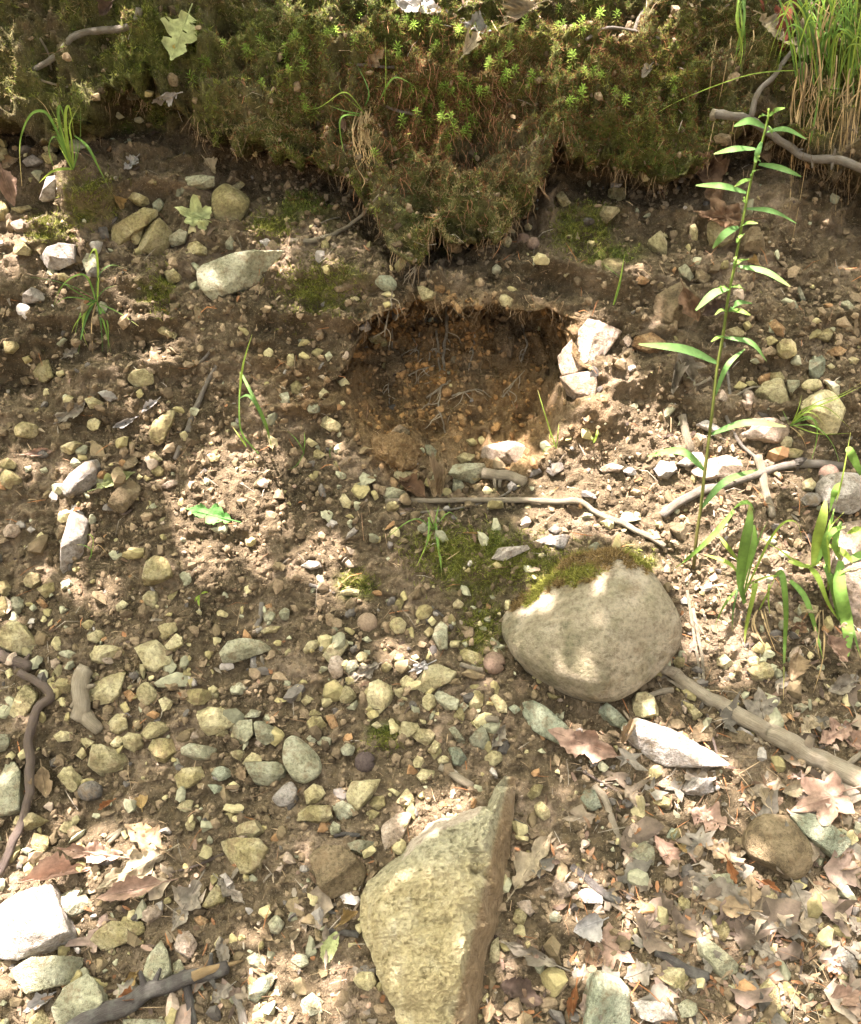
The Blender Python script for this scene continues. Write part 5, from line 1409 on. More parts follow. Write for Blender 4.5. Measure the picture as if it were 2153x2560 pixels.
L_('D3 1345,700 1500,1035','oak',220,'grey','drooping olive leaf under the brown boulder stone',.15,.3,.07,.01)
L_('D3 1480,720 1690,960','oak',160,'pale','pale brown leaf right of the drooping olive one',.2,.3,.08)
L_('D3 1760,120 1340,260','maple',330,'pink','broad pinkish brown leaf at the right under the log',.15,.3,.08,.012)
L_('D3 1210,250 1150,110','beech',80,'pale','curled pale leaf above the brown boulder stone',.5,1.5,.08,.015)
L_('D3 1420,110 1280,150','beech',90,'pale','pale sunlit leaf tip beneath the log',.3,.8,.1,.012)
L_('D3 640,640 500,410','beech',110,'pink','long pink leaf in the centre of the litter',.15,.4,.06)
L_('D3 180,930 0,1000','beech',150,'silver','whitish curled leaf right of the upright rock',.3,1.0,.08,.02)
L_('D3 100,1010 370,1190','maple',290,'pink','big flat pink leaf in the sunlit lower litter',.1,.15,.06,.008)
L_('D3 170,1210 30,1050','oak',150,'brown','brown leaf below the whitish curled leaf',.2,.4,.1)
L_('D3 945,560 1000,710','beech',56,'rust','small orange-brown leaf on the large oak leaf',.2,.6,.05,.016)
L_('D3 1140,690 1280,760','beech',40,'rust','small orange sliver of leaf by the yellow stone',.2,.6,.08,.012)
L_('D3 490,1230 310,1290','oak',170,'grey','grey leaf behind the green upright stone',.2,.3,.1)
L_('D3 1560,1430 1764,1370','beech',120,'pink','pink curled leaf in the lower right corner',.3,.8,.1,.012)
L_('D3 1764,580 1590,620','beech',90,'tan','tan leaf at the right edge below the blue-green slab',.3,.9,.08,.012)
L_('D3 1230,1150 1080,1060','oak',120,'grey','grey leaf scrap left of the white stone',.2,.3,.12)
L_('D3 640,470 700,520','beech',40,'gold','tiny golden leaf in the litter',.3,.8,.08,.012)
L_('D3 1764,1020 1690,900','oak',110,'grey','grey leaf at the right edge of the lower litter',.3,.5,.12)
L_('D3 1650,1250 1500,1150','oak',120,'pink','pinkish leaf scrap left of the white stone point',.2,.4,.12)
L_('D3 1250,980 1020,1010','oak',140,'grey','grey flattened leaf below the crossed oak leaves',.15,.2,.12)
L_('D3 20,1330 -20,1560','beech',60,'rust','narrow rust leaf left of the green upright stone',.2,.8,.08)
L_('D3 1764,1490 1480,1560','oak',140,'tan','tan leaf along the bottom right edge',.2,.4,.12)
# ------------------------------------------------------------------ moss carpet, hanging rootlets, litter
def sprigs(n, wgt, length, width, colors, k=3, spread=.9, up=(0,-.5,.75), name='moss', label='', mat='moss'):
    ii = scatter(n, wgt); base = TP[ii]; V = np.zeros((n,k,3,3)); 
    for j in range(k):
        d = np.array(up)+rng.normal(size=(n,3))*spread; d /= np.linalg.norm(d,axis=1)[:,None]; s_ = np.cross(d, rng.normal(size=(n,3))); s_ /= np.linalg.norm(s_,axis=1)[:,None]
        l = rng.uniform(.5,1.3,n)*length; w_ = width*rng.uniform(.6,1.3,n)
        V[:,j,0] = base-s_*w_[:,None]/2-d*.001; V[:,j,1] = base+s_*w_[:,None]/2-d*.001; V[:,j,2] = base+d*l[:,None]
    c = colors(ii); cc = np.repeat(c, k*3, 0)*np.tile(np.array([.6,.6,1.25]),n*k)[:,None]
    o = obj(name, mesh(name, V.reshape(-1,3), np.arange(n*k*3).reshape(-1,3), M[mat], np.clip(cc,0,1), False)); tag(o, label, 'moss', kind='stuff'); return o
MC = np.array([(.09,.12,.025),(.17,.205,.04),(.26,.28,.065),(.19,.145,.06),(.29,.24,.11),(.14,.215,.04)])
fb_ = lambda ii, sc, sd: fbm(TP[ii]*sc, 3, sd)
def mcol(ii):
    v = np.clip((fb_(ii,10,121)+.5)*len(MC)*.9 + rng.normal(size=len(ii))*.9, 0, len(MC)-1.01); i = v.astype(int); return MC[i]*rng.uniform(.65,1.3,(len(ii),1))
wm = np.clip(TM[core]-.28,0,1)*(1+1.2*np.clip(fbm(TP[core]*18,3,131),-.6,1)) + 1e-9
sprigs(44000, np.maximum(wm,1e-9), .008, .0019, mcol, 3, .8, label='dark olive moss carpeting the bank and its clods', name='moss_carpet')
# reddish brown old moss stems round the middle of the bank, and pale lichen-like cushions
wb = np.clip(TM[core],0,1)*(np.exp(-((cox-900)/260)**2-((coy-230)/150)**2)+.6*np.exp(-((cox-1330)/200)**2-((coy-170)/130)**2)) + 1e-9
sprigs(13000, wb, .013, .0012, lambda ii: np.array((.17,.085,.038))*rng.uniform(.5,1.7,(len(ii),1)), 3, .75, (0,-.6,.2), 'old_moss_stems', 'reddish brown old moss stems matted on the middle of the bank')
wl = (cush(610,40,40,40)+cush(1150,215,45,70)+cush(1420,150,60,45)+cush(1330,215,50,40)+.8*cush(740,30,60,30)+.7*cush(545,300,40,50)+.5*cush(1160,150,50,60)+.5*cush(835,400,20,60))*(TM[core] > .15) + 1e-9
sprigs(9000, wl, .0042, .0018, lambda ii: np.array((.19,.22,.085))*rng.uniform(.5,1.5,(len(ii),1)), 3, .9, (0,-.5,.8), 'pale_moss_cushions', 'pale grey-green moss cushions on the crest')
wg = np.zeros(len(core))
for q in [(1000,1150,90,45),(985,1285,30,50),(1090,1145,70,30),(905,1120,60,40),(730,1190,25,18),(790,1515,30,18),(105,470,38,28),(560,465,35,22),(185,400,40,40),(330,600,22,35),(650,590,60,40),(1190,470,45,35),(1380,160,60,30)]: wg += cush(*q)
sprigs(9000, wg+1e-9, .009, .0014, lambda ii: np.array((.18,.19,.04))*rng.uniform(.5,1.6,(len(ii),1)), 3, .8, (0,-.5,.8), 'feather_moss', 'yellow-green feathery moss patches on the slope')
# moss draped over the boulder's top
bm_ = np.array([(m.co[:]) for m in boulder.data.vertices]); mwb = np.array(boulder.matrix_world); bw = bm_@mwb[:3,:3].T+mwb[:3,3]; bx_, by_ = project(bw); bx_ /= 1.2205; by_ /= 1.2205
tl = np.array([1062,1075,1100,1130,1165,1200,1230,1250,1275,1300,1330,1355,1380]); ty_ = np.array([1240,1240,1215,1205,1205,1200,1185,1160,1148,1160,1172,1170,1170])
sel = np.where((by_ < np.interp(bx_, tl, ty_)+12*vnoise(np.c_[bx_/9,bx_*0,bx_*0],3))&((bw-CAM)@cF < ((bw-CAM)@cF).mean()+.05))[0]
if len(sel):
    n = 7000; ii = rng.choice(sel, n); base = bw[ii]; V = np.zeros((n,3,3,3))
    for j in range(3):
        d = np.array((0,-.55,.1))+rng.normal(size=(n,3))*.75; d /= np.linalg.norm(d,axis=1)[:,None]; s_ = np.cross(d, rng.normal(size=(n,3))); s_ /= np.linalg.norm(s_,axis=1)[:,None]
        V[:,j,0] = base-s_*.0008; V[:,j,1] = base+s_*.0008; V[:,j,2] = base+d*rng.uniform(.004,.014,(n,1))
    gsel = fbm(base*25,3,3)[:,None] > .0
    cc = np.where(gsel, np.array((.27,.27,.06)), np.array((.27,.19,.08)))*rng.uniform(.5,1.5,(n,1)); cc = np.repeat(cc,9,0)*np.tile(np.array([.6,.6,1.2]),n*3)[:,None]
    o = obj('boulder_moss', mesh('boulder_moss', V.reshape(-1,3), np.arange(n*9).reshape(-1,3), M['moss'], cc, False)); tag(o, 'stringy yellow-green moss draped over the boulder top', 'moss', kind='stuff')
# rootlets and dead stems hanging from the torn lower edge of the turf
def strands(n, wgt, lmin, lmax, wd, colr, name, label, jit=.25):
    ii = scatter(n, wgt+1e-12); k = 6; base = TP[ii]; V = np.zeros((n,k,2,3)); l = rng.uniform(lmin,lmax,n)
    d = np.stack([rng.normal(size=n)*.15, -.12+rng.normal(size=n)*.08, -np.ones(n)],1); p = base.copy()+np.array((0,-.004,0))
    ph = rng.uniform(0,6,n)
    for i in range(k):
        w_ = wd*(1-.7*i/k)*np.ones(n); V[:,i,0] = p-np.array((1,0,0))*w_[:,None]/2; V[:,i,1] = p+np.array((1,.3,0))*w_[:,None]/2
        d = d+rng.normal(size=(n,3))*jit*np.array((1,.4,.2)); d /= np.linalg.norm(d,axis=1)[:,None]; p = p+d*(l/k)[:,None]
    Fq = np.array([[i*2,i*2+1,i*2+3,i*2+2] for i in range(k-1)]); FF = (np.arange(n)*k*2)[:,None,None]+Fq[None]
    c = np.array(colr)*rng.uniform(.5,1.5,(n,1))
    o = obj(name, mesh(name, V.reshape(-1,3), FF.reshape(-1,4), M['straw'], np.repeat(c,k*2,0))); tag(o, label, 'rootlets', kind='stuff')
we = np.exp(-((TE[core]-12)/22)**2)*(TE[core] < 40)
strands(700, we*np.clip(.3+1.6*fbm(TP[core]*16,3,161),0,1.5), .006, .05, .0011, (.20,.145,.08), 'hanging_rootlets', 'fine rootlets fringing the torn lower edge of the turf')
strands(700, np.exp(-((cox-920)/190)**4-((coy-260)/130)**2), .015, .045, .0012, (.24,.13,.065), 'dead_moss_strands', 'rust-brown dead strands over the middle bulge of moss', .35)
strands(260, np.exp(-((cox-950)/190)**4-((coy-640)/55)**2), .01, .05, .0009, (.26,.19,.11), 'hollow_rootlets', 'fine rootlets hanging from the rim of the hollow', .4)
# needles, bark crumbs and leaf scraps
def litter(n, wgt, l0, w0, cols, name, label):
    ii = scatter(n, wgt+1e-12); base = TP[ii]+np.array((0,-.002,.003)); nrm = np.array((0,-.5,.8)); d = rng.normal(size=(n,3)); d -= np.outer(d@unit(nrm), unit(nrm)); d += rng.normal(size=(n,3))*.12; d /= np.linalg.norm(d,axis=1)[:,None]
    s_ = np.cross(d, unit(nrm)+rng.normal(size=(n,3))*.3); s_ /= np.linalg.norm(s_,axis=1)[:,None]; l = l0*rng.uniform(.4,1.6,n)[:,None]; w_ = w0*rng.uniform(.5,1.5,n)[:,None]
    bend = np.outer(rng.uniform(-.2,.35,n), unit(nrm))*l
    V = np.stack([base-d*l/2-s_*w_*.25, base-d*l/2+s_*w_*.3, base-s_*w_/2+bend, base+s_*w_/2+bend, base+d*l/2-s_*w_*.2, base+d*l/2+s_*w_*.15],1)
    FF = (np.arange(n)*6)[:,None,None]+np.array([[0,1,3,2],[2,3,5,4]])[None]
    c = np.array(cols)[rng.integers(0,len(cols),n)]*rng.uniform(.6,1.4,(n,1))
    o = obj(name, mesh(name, V.reshape(-1,3), FF.reshape(-1,4), M['dead_leaf'], np.repeat(c,6,0), False)); tag(o, label, 'litter', kind='stuff')
br_ = sst(1000,1400,cox)*sst(1350,1700,coy) + .45*sst(1650,1900,coy) + .35*sst(1150,1500,cox)*sst(800,1000,coy) + .8*sst(60,0,coy)*sst(600,750,cox) + .05
litter(3600, br_*(1-TH[core]*.8), .012, .005, [(.20,.15,.09),(.24,.165,.115),(.17,.145,.105),(.13,.085,.05),(.25,.20,.13),(.22,.11,.05),(.07,.05,.035)], 'leaf_litter', 'crumbled dead leaf scraps littering the lower right slope')
def shards(n, wgt, name, label):
    ii = scatter(n, wgt+1e-12); k = 13; th = np.linspace(0, 2*math.pi, k, endpoint=False); nrm = unit(np.array((0,-.45,.8)))
    V, F, Cc = [], [], []; cols = np.array([(.21,.17,.115),(.235,.175,.13),(.19,.17,.13),(.13,.10,.07),(.27,.225,.165)])
    for i_ in range(n):
        z = unit(nrm+rng.normal(size=3)*.22); x = unit(np.cross(z, rng.normal(size=3))); y = np.cross(z, x); r0 = rng.uniform(.008,.026); el = rng.uniform(.45,.9)
        rr = r0*(1+.38*rng.normal(size=k)); rr = np.clip(rr, r0*.35, r0*1.7); c0 = TP[ii[i_]]+nrm*.006; bend = rng.uniform(-.5,.9)
        P1 = c0+np.outer(np.cos(th)*rr, x)+np.outer(np.sin(th)*rr*el, y)+np.outer((np.cos(th)*rr)**2/r0*bend+rng.normal(size=k)*r0*.12, z); P2 = c0+(P1-c0)*.5-np.outer(np.ones(k)*r0*.08*bend, z)
        b = len(V)*(2*k+1); V.append(np.vstack([P1, P2, c0[None]])); a = np.arange(k); a2 = (a+1) % k
        F.append(np.vstack([np.c_[a,a2,k+a], np.c_[a2,k+a2,k+a], np.c_[k+a,k+a2,np.full(k,2*k)]])+b); c = cols[rng.integers(0,5)]*rng.uniform(.6,1.25)
        Cc.append(np.clip(c*(1+.2*rng.normal(size=(2*k+1,1))),0,1))
    o = obj(name, mesh(name, np.vstack(V), np.vstack(F), M['dead_leaf'], np.vstack(Cc))); tag(o, label, 'litter', kind='stuff')
shards(400, (sst(1050,1350,cox)*sst(1450,1700,coy)+.22*sst(1650,1850,coy)+.4*sst(1400,1550,cox)*sst(1200,1400,coy))*(1-TH[core]), 'broken_leaves', 'broken flat pinkish tan leaf pieces covering the lower slope')
litter(2600, br_+.25, .028, .0011, [LCOL['tan'],LCOL['brown'],LCOL['rust'],LCOL['grey']], 'needle_litter', 'dry needles and thin stems scattered over the soil')
litter(2600, (1-TH[core])+.02, .012, .0009, [(.26,.19,.11),(.16,.11,.06)], 'root_hairs', 'short broken root hairs in the bare soil')

# ------------------------------------------------------------------ haircap moss shoots
def shoot_mesh(seed):
    r = np.random.default_rng(seed); V, F, Cc = [], [], []
    h = .016*r.uniform(.8,1.3)
    for a in range(3):
        t = a*2.094; b = len(V); V += [(.0006*math.cos(t),.0006*math.sin(t),-.006),(.0005*math.cos(t+2),.0005*math.sin(t+2),-.006),(0,0,h)]; F.append((b,b+1,b+2)); Cc += [(.14,.07,.03)]*3
    for k in range(30):
        z = h*(.25+.75*k/29); t = k*2.4; el = -.25+1.15*(k/29)**1.5+r.uniform(-.15,.15); l = .0075*(1.1-.35*k/29)*r.uniform(.8,1.15)
        d = np.array((math.cos(t)*math.cos(el), math.sin(t)*math.cos(el), math.sin(el))); s_ = np.array((-math.sin(t), math.cos(t), 0))*.0005
        p = np.array((0,0,z)); b = len(V); V += [tuple(p-s_*.6), tuple(p+s_*.6), tuple(p+d*l*.55+s_), tuple(p+d*l*.55-s_), tuple(p+d*l+np.array((0,0,-.001)))]
        F += [(b,b+1,b+2),(b,b+2,b+3),(b+3,b+2,b+4)]; g = k/29; c = np.array((.17,.11,.035))*(1-g)**2+np.array((.19,.30,.045))*(1-(1-g)**2)*[.75,1.1,.9,1.25,.6][seed % 5]
        Cc += [tuple(c*.7)]*2+[tuple(c)]*2+[tuple(c*1.3)]
    return np.array(V), np.array(F), np.array(Cc)
SH = [mesh('moss_shoot', *shoot_mesh(i)[:2], M['moss'], shoot_mesh(i)[2]) for i in range(5)]
shp = [('A2',p) for p in [(30,270),(110,270),(230,210),(300,200),(230,340),(420,290),(20,430),(100,440),(460,130),(120,640),(160,730),(840,100),(890,150),(1060,200),(910,280),(890,340),(670,340),(1145,340),(1200,310),(1095,420),(1240,400),(1310,410),(1255,240),(1360,490),(1295,520),(1220,380),(850,570),(960,560),(920,610),(1065,555),(1120,560),(1020,600),(1060,660),(1190,570),(750,650),(845,690),(730,740),(960,730),(1160,710),(1020,790),(1170,800),(1100,840),(970,840),(850,830),(670,890),(970,915),(1140,980),(550,940),(780,550),(1490,560),(1430,570),(1510,490),(1660,110),(1740,170),(1450,190),(1360,310),(1700,440),(1740,340),(1720,640),(1640,200),(720,150),(760,120),(810,200),(700,200),(240,250),(60,250)]]
shp += [('A3',p) for p in [(20,170),(270,130),(160,105),(350,70),(90,480),(50,580),(170,480),(600,520),(600,690),(270,600),(30,210),(70,450)]] + [('A1',p) for p in [(1380,280),(1550,360),(1270,410),(1210,530),(1625,290),(1750,310),(1610,550),(1520,350)]]
for t_, (x, y) in list(shp):
    if t_ == 'A2' and 450 < y < 900 and random.random() < .8: shp.append((t_, (x+random.uniform(-60,60), y+random.uniform(-50,60))))
    elif random.random() < .45: shp.append((t_, (x+random.uniform(-50,50), y+random.uniform(-40,50))))
SHG = {}
for k, (t_, (x, y)) in enumerate(shp):
    q = tp(t_, x, y+8); p, n, _ = hit2(*q)
    o = obj('moss_shoot', SH[k % 5]); o.location = p - np.array((0,0,.004)); z = unit(np.array((random.uniform(-.35,.35), -.55+random.uniform(-.3,.3), .8)))
    o.rotation_euler = Vector(z).to_track_quat('Z','Y').to_euler(); s_ = random.uniform(.9,1.75); o.scale = (s_,s_,s_)
    if t_ == 'A1' or (t_ == 'A2' and x < 500): lb = 'green haircap moss shoot left of the hanging grass tuft'; gp = 'haircap moss shoots left of the grass tuft'
    elif t_ == 'A3' or x > 1400: lb = 'green haircap moss shoot on the right crest moss'; gp = 'haircap moss shoots on the right of the crest'
    elif y < 480: lb = 'green haircap moss shoot on the middle of the crest'; gp = 'haircap moss shoots on the middle crest'
    else: lb = 'green haircap moss shoot on the middle bulge of the bank'; gp = 'haircap moss shoots on the middle bulge'
    tag(o, lb, 'moss shoot', gp); SHG.setdefault(lb, []).append((q[0], o))
for lb, l in SHG.items():
    l.sort(key=lambda z_: z_[0])
    for i, (_, o) in enumerate(l):
        n_ = i+1; o['label'] = f"{lb}, {n_}{'th' if 10 < n_ < 14 else {1:'st',2:'nd',3:'rd'}.get(n_ % 10,'th')} from the left"
# ------------------------------------------------------------------ grasses and the tall plant
def B(s, w_, colr=GREEN, dd=None, bulge=.02, **kw):
    pts = tps(s)
    def f(e, h):
        y0 = h[1]; dep = y0 if dd is None else [y0+q for q in dd]
        blade(pts, w_/2.45, e, colr, depth=dep, bulge=bulge, **kw)
    return f
tuft('grass_tuft', 'bright arching grass tuft growing on the upper left ledge', 'grass', tp('A1',440,1035), [
 B('A1 440,1035 330,760 265,680 190,700 140,800 120,920 135,1140',13,GREEN,None,.06), B('A1 435,1030 385,850 355,700 365,645 385,690 420,850',15,GREEN), B('A1 445,1030 410,860 400,700 418,645 432,680 455,840',15,LIME),
 B('A1 450,1030 440,860 425,760 490,645',9,LIME), B('A1 455,830 540,900 600,1020 690,1190',15,GREEN,None,.05), B('A1 450,1040 380,900 340,830 300,880 310,980 380,1110',9,GREEN,None,.05), B('A1 445,1035 330,1040 240,1120',14,LIME,None,.03),
 B('A1 440,1035 400,960 360,890',8,LIME), B('A1 445,1030 300,690 225,600',4,STRAW), B('A1 455,1030 490,880 495,660',4,GREEN), B('A1 440,1030 400,880 370,780 300,640',6,LIME), B('A1 450,1035 470,940 460,820',8,GREEN)])
tuft('grass_tuft', 'tangled grass tuft with hanging blades on the left slope', 'grass', tp('B1',580,260), [
 B('B1 595,290 605,150 595,-20 575,-45 545,10 545,60',14,LIME), B('B1 590,280 540,130 470,115 380,180 330,300',10,GREEN,None,.04), B('B1 585,270 600,120 680,50 765,80',6,DGREEN,None,.04), B('B1 590,280 500,260 400,250 335,300',8,GREEN,None,.03),
 B('B1 580,270 520,400 480,590',14,DGREEN,None,.02), B('B1 570,280 500,330 460,480',10,GREEN,None,.02), B('B1 595,280 640,420 680,590',11,GREEN,None,.02), B('B1 600,290 620,420 630,590',9,DGREEN,None,.02), B('B1 590,280 560,420 570,600',8,STRAW,None,.02),
 B('B1 585,280 430,200 400,170 340,230',6,GREEN,None,.03), B('B1 590,290 650,360 665,480 660,600',9,GREEN,None,.02), B('B1 580,280 500,380 540,520',9,LIME), B('B1 590,280 530,330 500,460 540,560',7,LIME), B('B1 600,290 720,340 850,430',5,GREEN,None,.03), B('B1 580,280 470,400 440,470',7,LIME), B('B1 590,270 640,200 720,180',5,DGREEN), B('B1 585,260 480,200 330,150 190,130',4,DGREEN,None,.04)])
tuft('grass_plant', 'single folded grass shoot rising from the soil left of the hollow', 'grass', tp('B1',1580,1205), [
 B('B1 1585,1210 1510,1130 1470,1050 1465,900 1470,710',10,GREEN,None,.03), B('B1 1470,860 1478,740 1500,620 1545,480',12,LIME,None,.03), B('B1 1475,712 1540,840 1620,1000 1650,1110 1672,1200',15,GREEN,None,.05), B('B1 1470,870 1530,850 1600,980 1640,1110',12,DGREEN,None,.05), B('B1 1510,1170 1470,1110 1425,1045',8,LIME,None,.02), B('B1 1510,1170 1490,1100 1470,1050',9,GREEN)])
tuft('grass_tuft', 'small grass tuft on the mossy patch below the long branch', 'grass', tp('C2',890,110), [
 B('C2 905,70 918,200 935,300 942,400',14,GREEN,None,.03), B('C2 865,30 860,150 830,270',10,GREEN,None,.03), B('C2 880,110 820,40 740,50 640,130 600,160',6,GREEN,None,.03), B('C2 900,100 930,60 1000,-20 1060,100',6,GREEN,None,.03), B('C2 880,120 840,220 790,330',8,LIME,None,.02), B('C2 890,110 870,60 855,30',9,GREEN), B('C2 895,110 910,20 925,-40',8,GREEN), B('C2 900,100 880,40 830,-60',4,GREEN)])
tuft('grass_tuft', 'fine grass tuft fanning over the large pale stones at the right', 'grass', tp('B3',1330,1035), [
 B('B3 1330,1035 1450,940 1600,880 1764,800',8,LIME,None,.03), B('B3 1330,1035 1420,930 1560,930 1700,1060',9,LIME,None,.04), B('B3 1335,1035 1480,900 1640,850 1790,760',5,LIME,None,.03), B('B3 1330,1040 1440,980 1500,1080 1440,1320',10,GREEN,None,.04), B('B3 1330,1040 1480,1040 1590,1150 1640,1300',7,GREEN,None,.04),
 B('B3 1330,1035 1400,960 1480,960 1540,1040',8,LIME,None,.03), B('B3 1330,1045 1400,1100 1430,1180',5,STRAW,None,.02), B('B3 1325,1035 1300,980 1280,940',5,GREEN), B('B3 1330,1035 1420,1000 1490,1000 1520,1100',9,GREEN,None,.03), B('B3 1335,1035 1380,940 1400,850',4,LIME), B('B3 1330,1030 1500,1090 1690,1085',6,LIME,None,.04)])
tuft('grass_tuft', 'broad-bladed bright grass at the right edge', 'grass', tp('C3',1540,420), [
 B('C3 1470,330 1490,180 1530,30 1545,-70',43,LIME,None,.02,broad=True), B('C3 1490,310 1560,130 1600,-20',30,GREEN,None,.02), B('C3 1560,330 1540,190 1590,110 1668,90',32,GREEN,None,.03,broad=True), B('C3 1540,320 1600,460 1625,660',34,GREEN,None,.03,broad=True), B('C3 1640,300 1630,460 1680,700 1680,885',56,GREEN,None,.05,broad=True),
 B('C3 1430,320 1500,400 1560,560 1640,680',30,LIME,None,.04), B('C3 1330,420 1420,520 1480,700 1530,900',27,GREEN,None,.04), B('C3 1560,200 1660,250 1710,310',30,LIME,None,.03,broad=True), B('C3 1700,300 1740,270 1800,240',34,GREEN,None,.02,broad=True), B('C3 1680,130 1740,110 1830,130',34,LIME,None,.02,broad=True), B('C3 1580,440 1620,380 1690,350 1780,330',13,LIME,None,.02), B('C3 1320,300 1400,330 1460,340 1520,300',20,LIME,None,.02), B('C3 1640,60 1600,200 1640,300',27,GREEN,None,.03,broad=True),
 B('C3 1560,480 1570,300 1560,120 1660,0',11,LIME,None,.03), B('C3 1520,600 1480,680 1510,900',9,STRAW,None,.02), B('C3 1530,600 1540,800 1520,950 1470,1110',8,STRAW,None,.03), B('C3 1510,600 1500,780 1430,950',7,STRAW,None,.02), B('C3 1700,660 1730,780 1764,900',13,GREEN,None,.03), B('C3 1440,330 1340,290 1280,240 1140,160',9,LIME,None,.03), B('B3 1590,1568 1640,1400 1700,1080',10,LIME,None,.03), B('B3 1764,1340 1700,1200 1680,1170',34,GREEN,None,.02,broad=True), B('B3 1570,1568 1600,1440 1640,1390',32,GREEN,None,.02,broad=True)])
tuft('grass_tuft', 'long drooping grass right of the boulder', 'grass', tp('C3',1060,540), [
 B('C3 1050,560 1020,420 1050,200 1080,60 1085,-60',41,GREEN,None,.03,broad=True), B('C3 1030,480 1060,330 1110,200 1110,80',30,GREEN,None,.03,broad=True), B('C3 1010,470 980,600 975,730',11,DGREEN,None,.02), B('C3 1090,470 1120,440 1060,700 1050,810',23,LIME,None,.04), B('C3 1230,400 1280,380 1305,600 1295,850 1288,1150',27,GREEN,None,.05),
 B('C3 1000,480 930,560 870,690',13,GREEN,None,.03), B('C3 1010,380 970,320 900,290 800,260',18,LIME,None,.03,broad=True), B('C3 1010,300 950,220 890,140',18,LIME,None,.02,broad=True), B('C3 1050,540 1060,440 1140,160 1190,60',9,GREEN,None,.03), B('C3 1130,600 1100,680 1160,800 1215,860',9,STRAW,None,.02), B('C3 1150,600 1180,700 1240,850',9,STRAW,None,.02), B('C3 1120,610 1090,700 1130,780',7,STRAW,None,.02), B('C3 1170,590 1210,760 1270,800',7,STRAW,None,.02), B('C3 1200,440 1195,540 1205,620',10,LIME,None,.02), B('C3 1060,450 1200,390 1290,400',9,LIME,None,.03), B('C3 1140,600 1200,480 1240,400',8,LIME), B('C3 1050,500 1200,180 1300,60 1380,80 1410,250',11,LIME,None,.05), B('C3 985,-10 860,140 720,270 598,365',23,GREEN,None,.05), B('B3 1110,1568 1080,1490 1000,1530 960,1568',23,GREEN,None,.03)])
# grass clump spilling over the bank at the top right
rnd_ = random.Random(3); bl = []
for k in range(85):
    bx0 = rnd_.uniform(1360,1790); by0 = rnd_.uniform(250,600); tx0 = bx0+rnd_.uniform(-330,330); up_ = rnd_.uniform(-260,60)
    mid = ((bx0*.6+tx0*.4)+rnd_.uniform(-20,20), by0*.45+up_*.55)
    if rnd_.random() < .5: bl.append(B(f'A3 {bx0},{by0} {mid[0]},{mid[1]} {tx0},{up_}', rnd_.uniform(5,11), rnd_.choice([GREEN,LIME,DGREEN,GREEN,STRAW]), None, .05))
    else:
        dx = rnd_.choice((-1,1))*rnd_.uniform(60,230); bl.append(B(f'A3 {bx0},{by0} {bx0+dx*.25},{by0-rnd_.uniform(250,420)} {bx0+dx*.8},{by0-rnd_.uniform(200,380)} {bx0+dx*1.2},{by0-rnd_.uniform(-60,200)}', rnd_.uniform(6,11), rnd_.choice([GREEN,LIME]), None, .06))
for k in range(70):
    bx0 = rnd_.uniform(1340,1790); by0 = rnd_.uniform(330,640); ex_ = bx0+rnd_.uniform(-140,40); ey_ = by0+rnd_.uniform(120,520) if k > 14 else by0+rnd_.uniform(500,950)
    bl.append(B(f'A3 {bx0},{by0} {bx0-rnd_.uniform(-30,40)},{by0+70} {(bx0+ex_)/2+rnd_.uniform(-25,25)},{(by0+ey_)/2} {ex_},{ey_}', rnd_.uniform(3,8), tuple(np.array(STRAW)*rnd_.uniform(.45,1.1)), None, .03, mat='straw'))
bl += [B('A3 1440,430 1200,440 1000,480 640,620 400,770',7,LIME,None,.05), B('A3 1530,400 1500,620 1460,830 1440,940',12,GREEN,None,.04)]
tuft('grass_clump', 'large grass clump with straw-coloured dead blades spilling over the top right bank', 'grass', tp('A3',1560,470), bl)
bl = [B(f'A3 {1030+rnd_.uniform(-20,40)},{rnd_.uniform(-60,0)} {1015+rnd_.uniform(-20,40)},{rnd_.uniform(100,180)} {1040+rnd_.uniform(-40,20)},{rnd_.uniform(200,300)} {1010+rnd_.uniform(-25,30)},{rnd_.uniform(330,480)}', rnd_.uniform(6,12), rnd_.choice([GREEN,LIME]), None, .05) for k in range(12)]
bl += [B('A3 880,230 850,400 830,600 770,690',7,STRAW,None,.03,mat='straw'), B('A3 940,380 915,520 890,640',5,STRAW,None,.03,mat='straw'), B('A3 985,745 960,860 870,1030',6,STRAW,None,.03,mat='straw'), B('A3 1100,150 1110,250 1070,340',7,STRAW,None,.03,mat='straw'), B('A3 865,740 840,860 820,950',5,STRAW,None,.03,mat='straw'),B('A3 970,220 960,320 1000,400',6,STRAW,None,.02,mat='straw')]
tuft('grass_tuft', 'narrow grass tuft hanging from the top edge left of the grass clump', 'grass', tp('A3',1030,120), bl)
bl = [B('A2 470,700 400,600 330,560 200,660 90,670',8,LIME,None,.05), B('A2 460,700 340,680 250,645',8,GREEN,None,.03), B('A2 450,710 330,710 320,820 365,1030',10,GREEN,None,.05), B('A2 560,620 620,500 680,470 800,545',10,GREEN,None,.05), B('A2 470,650 500,560 420,390',8,DGREEN), B('A2 480,700 320,560 330,480',5,LIME), B('A2 590,640 600,450 595,230',5,LIME)]
for k in range(22):
    x0 = 470+rnd_.uniform(-40,60); bl.append(B(f'A2 {x0},{rnd_.uniform(650,740)} {x0+rnd_.uniform(-70,20)},{rnd_.uniform(800,860)} {x0+rnd_.uniform(-60,50)},{rnd_.uniform(900,960)} {x0+rnd_.uniform(-40,40)},{rnd_.uniform(960,1060)}', rnd_.uniform(4,7), STRAW, None, .03, mat='straw'))
bl.append(B('A2 430,1040 480,1120 440,1160 480,1280',5,STRAW,None,.02,mat='straw'))
tuft('grass_tuft', 'curly grass tuft with pale roots hanging from the middle of the moss', 'grass', tp('A2',475,700), bl)
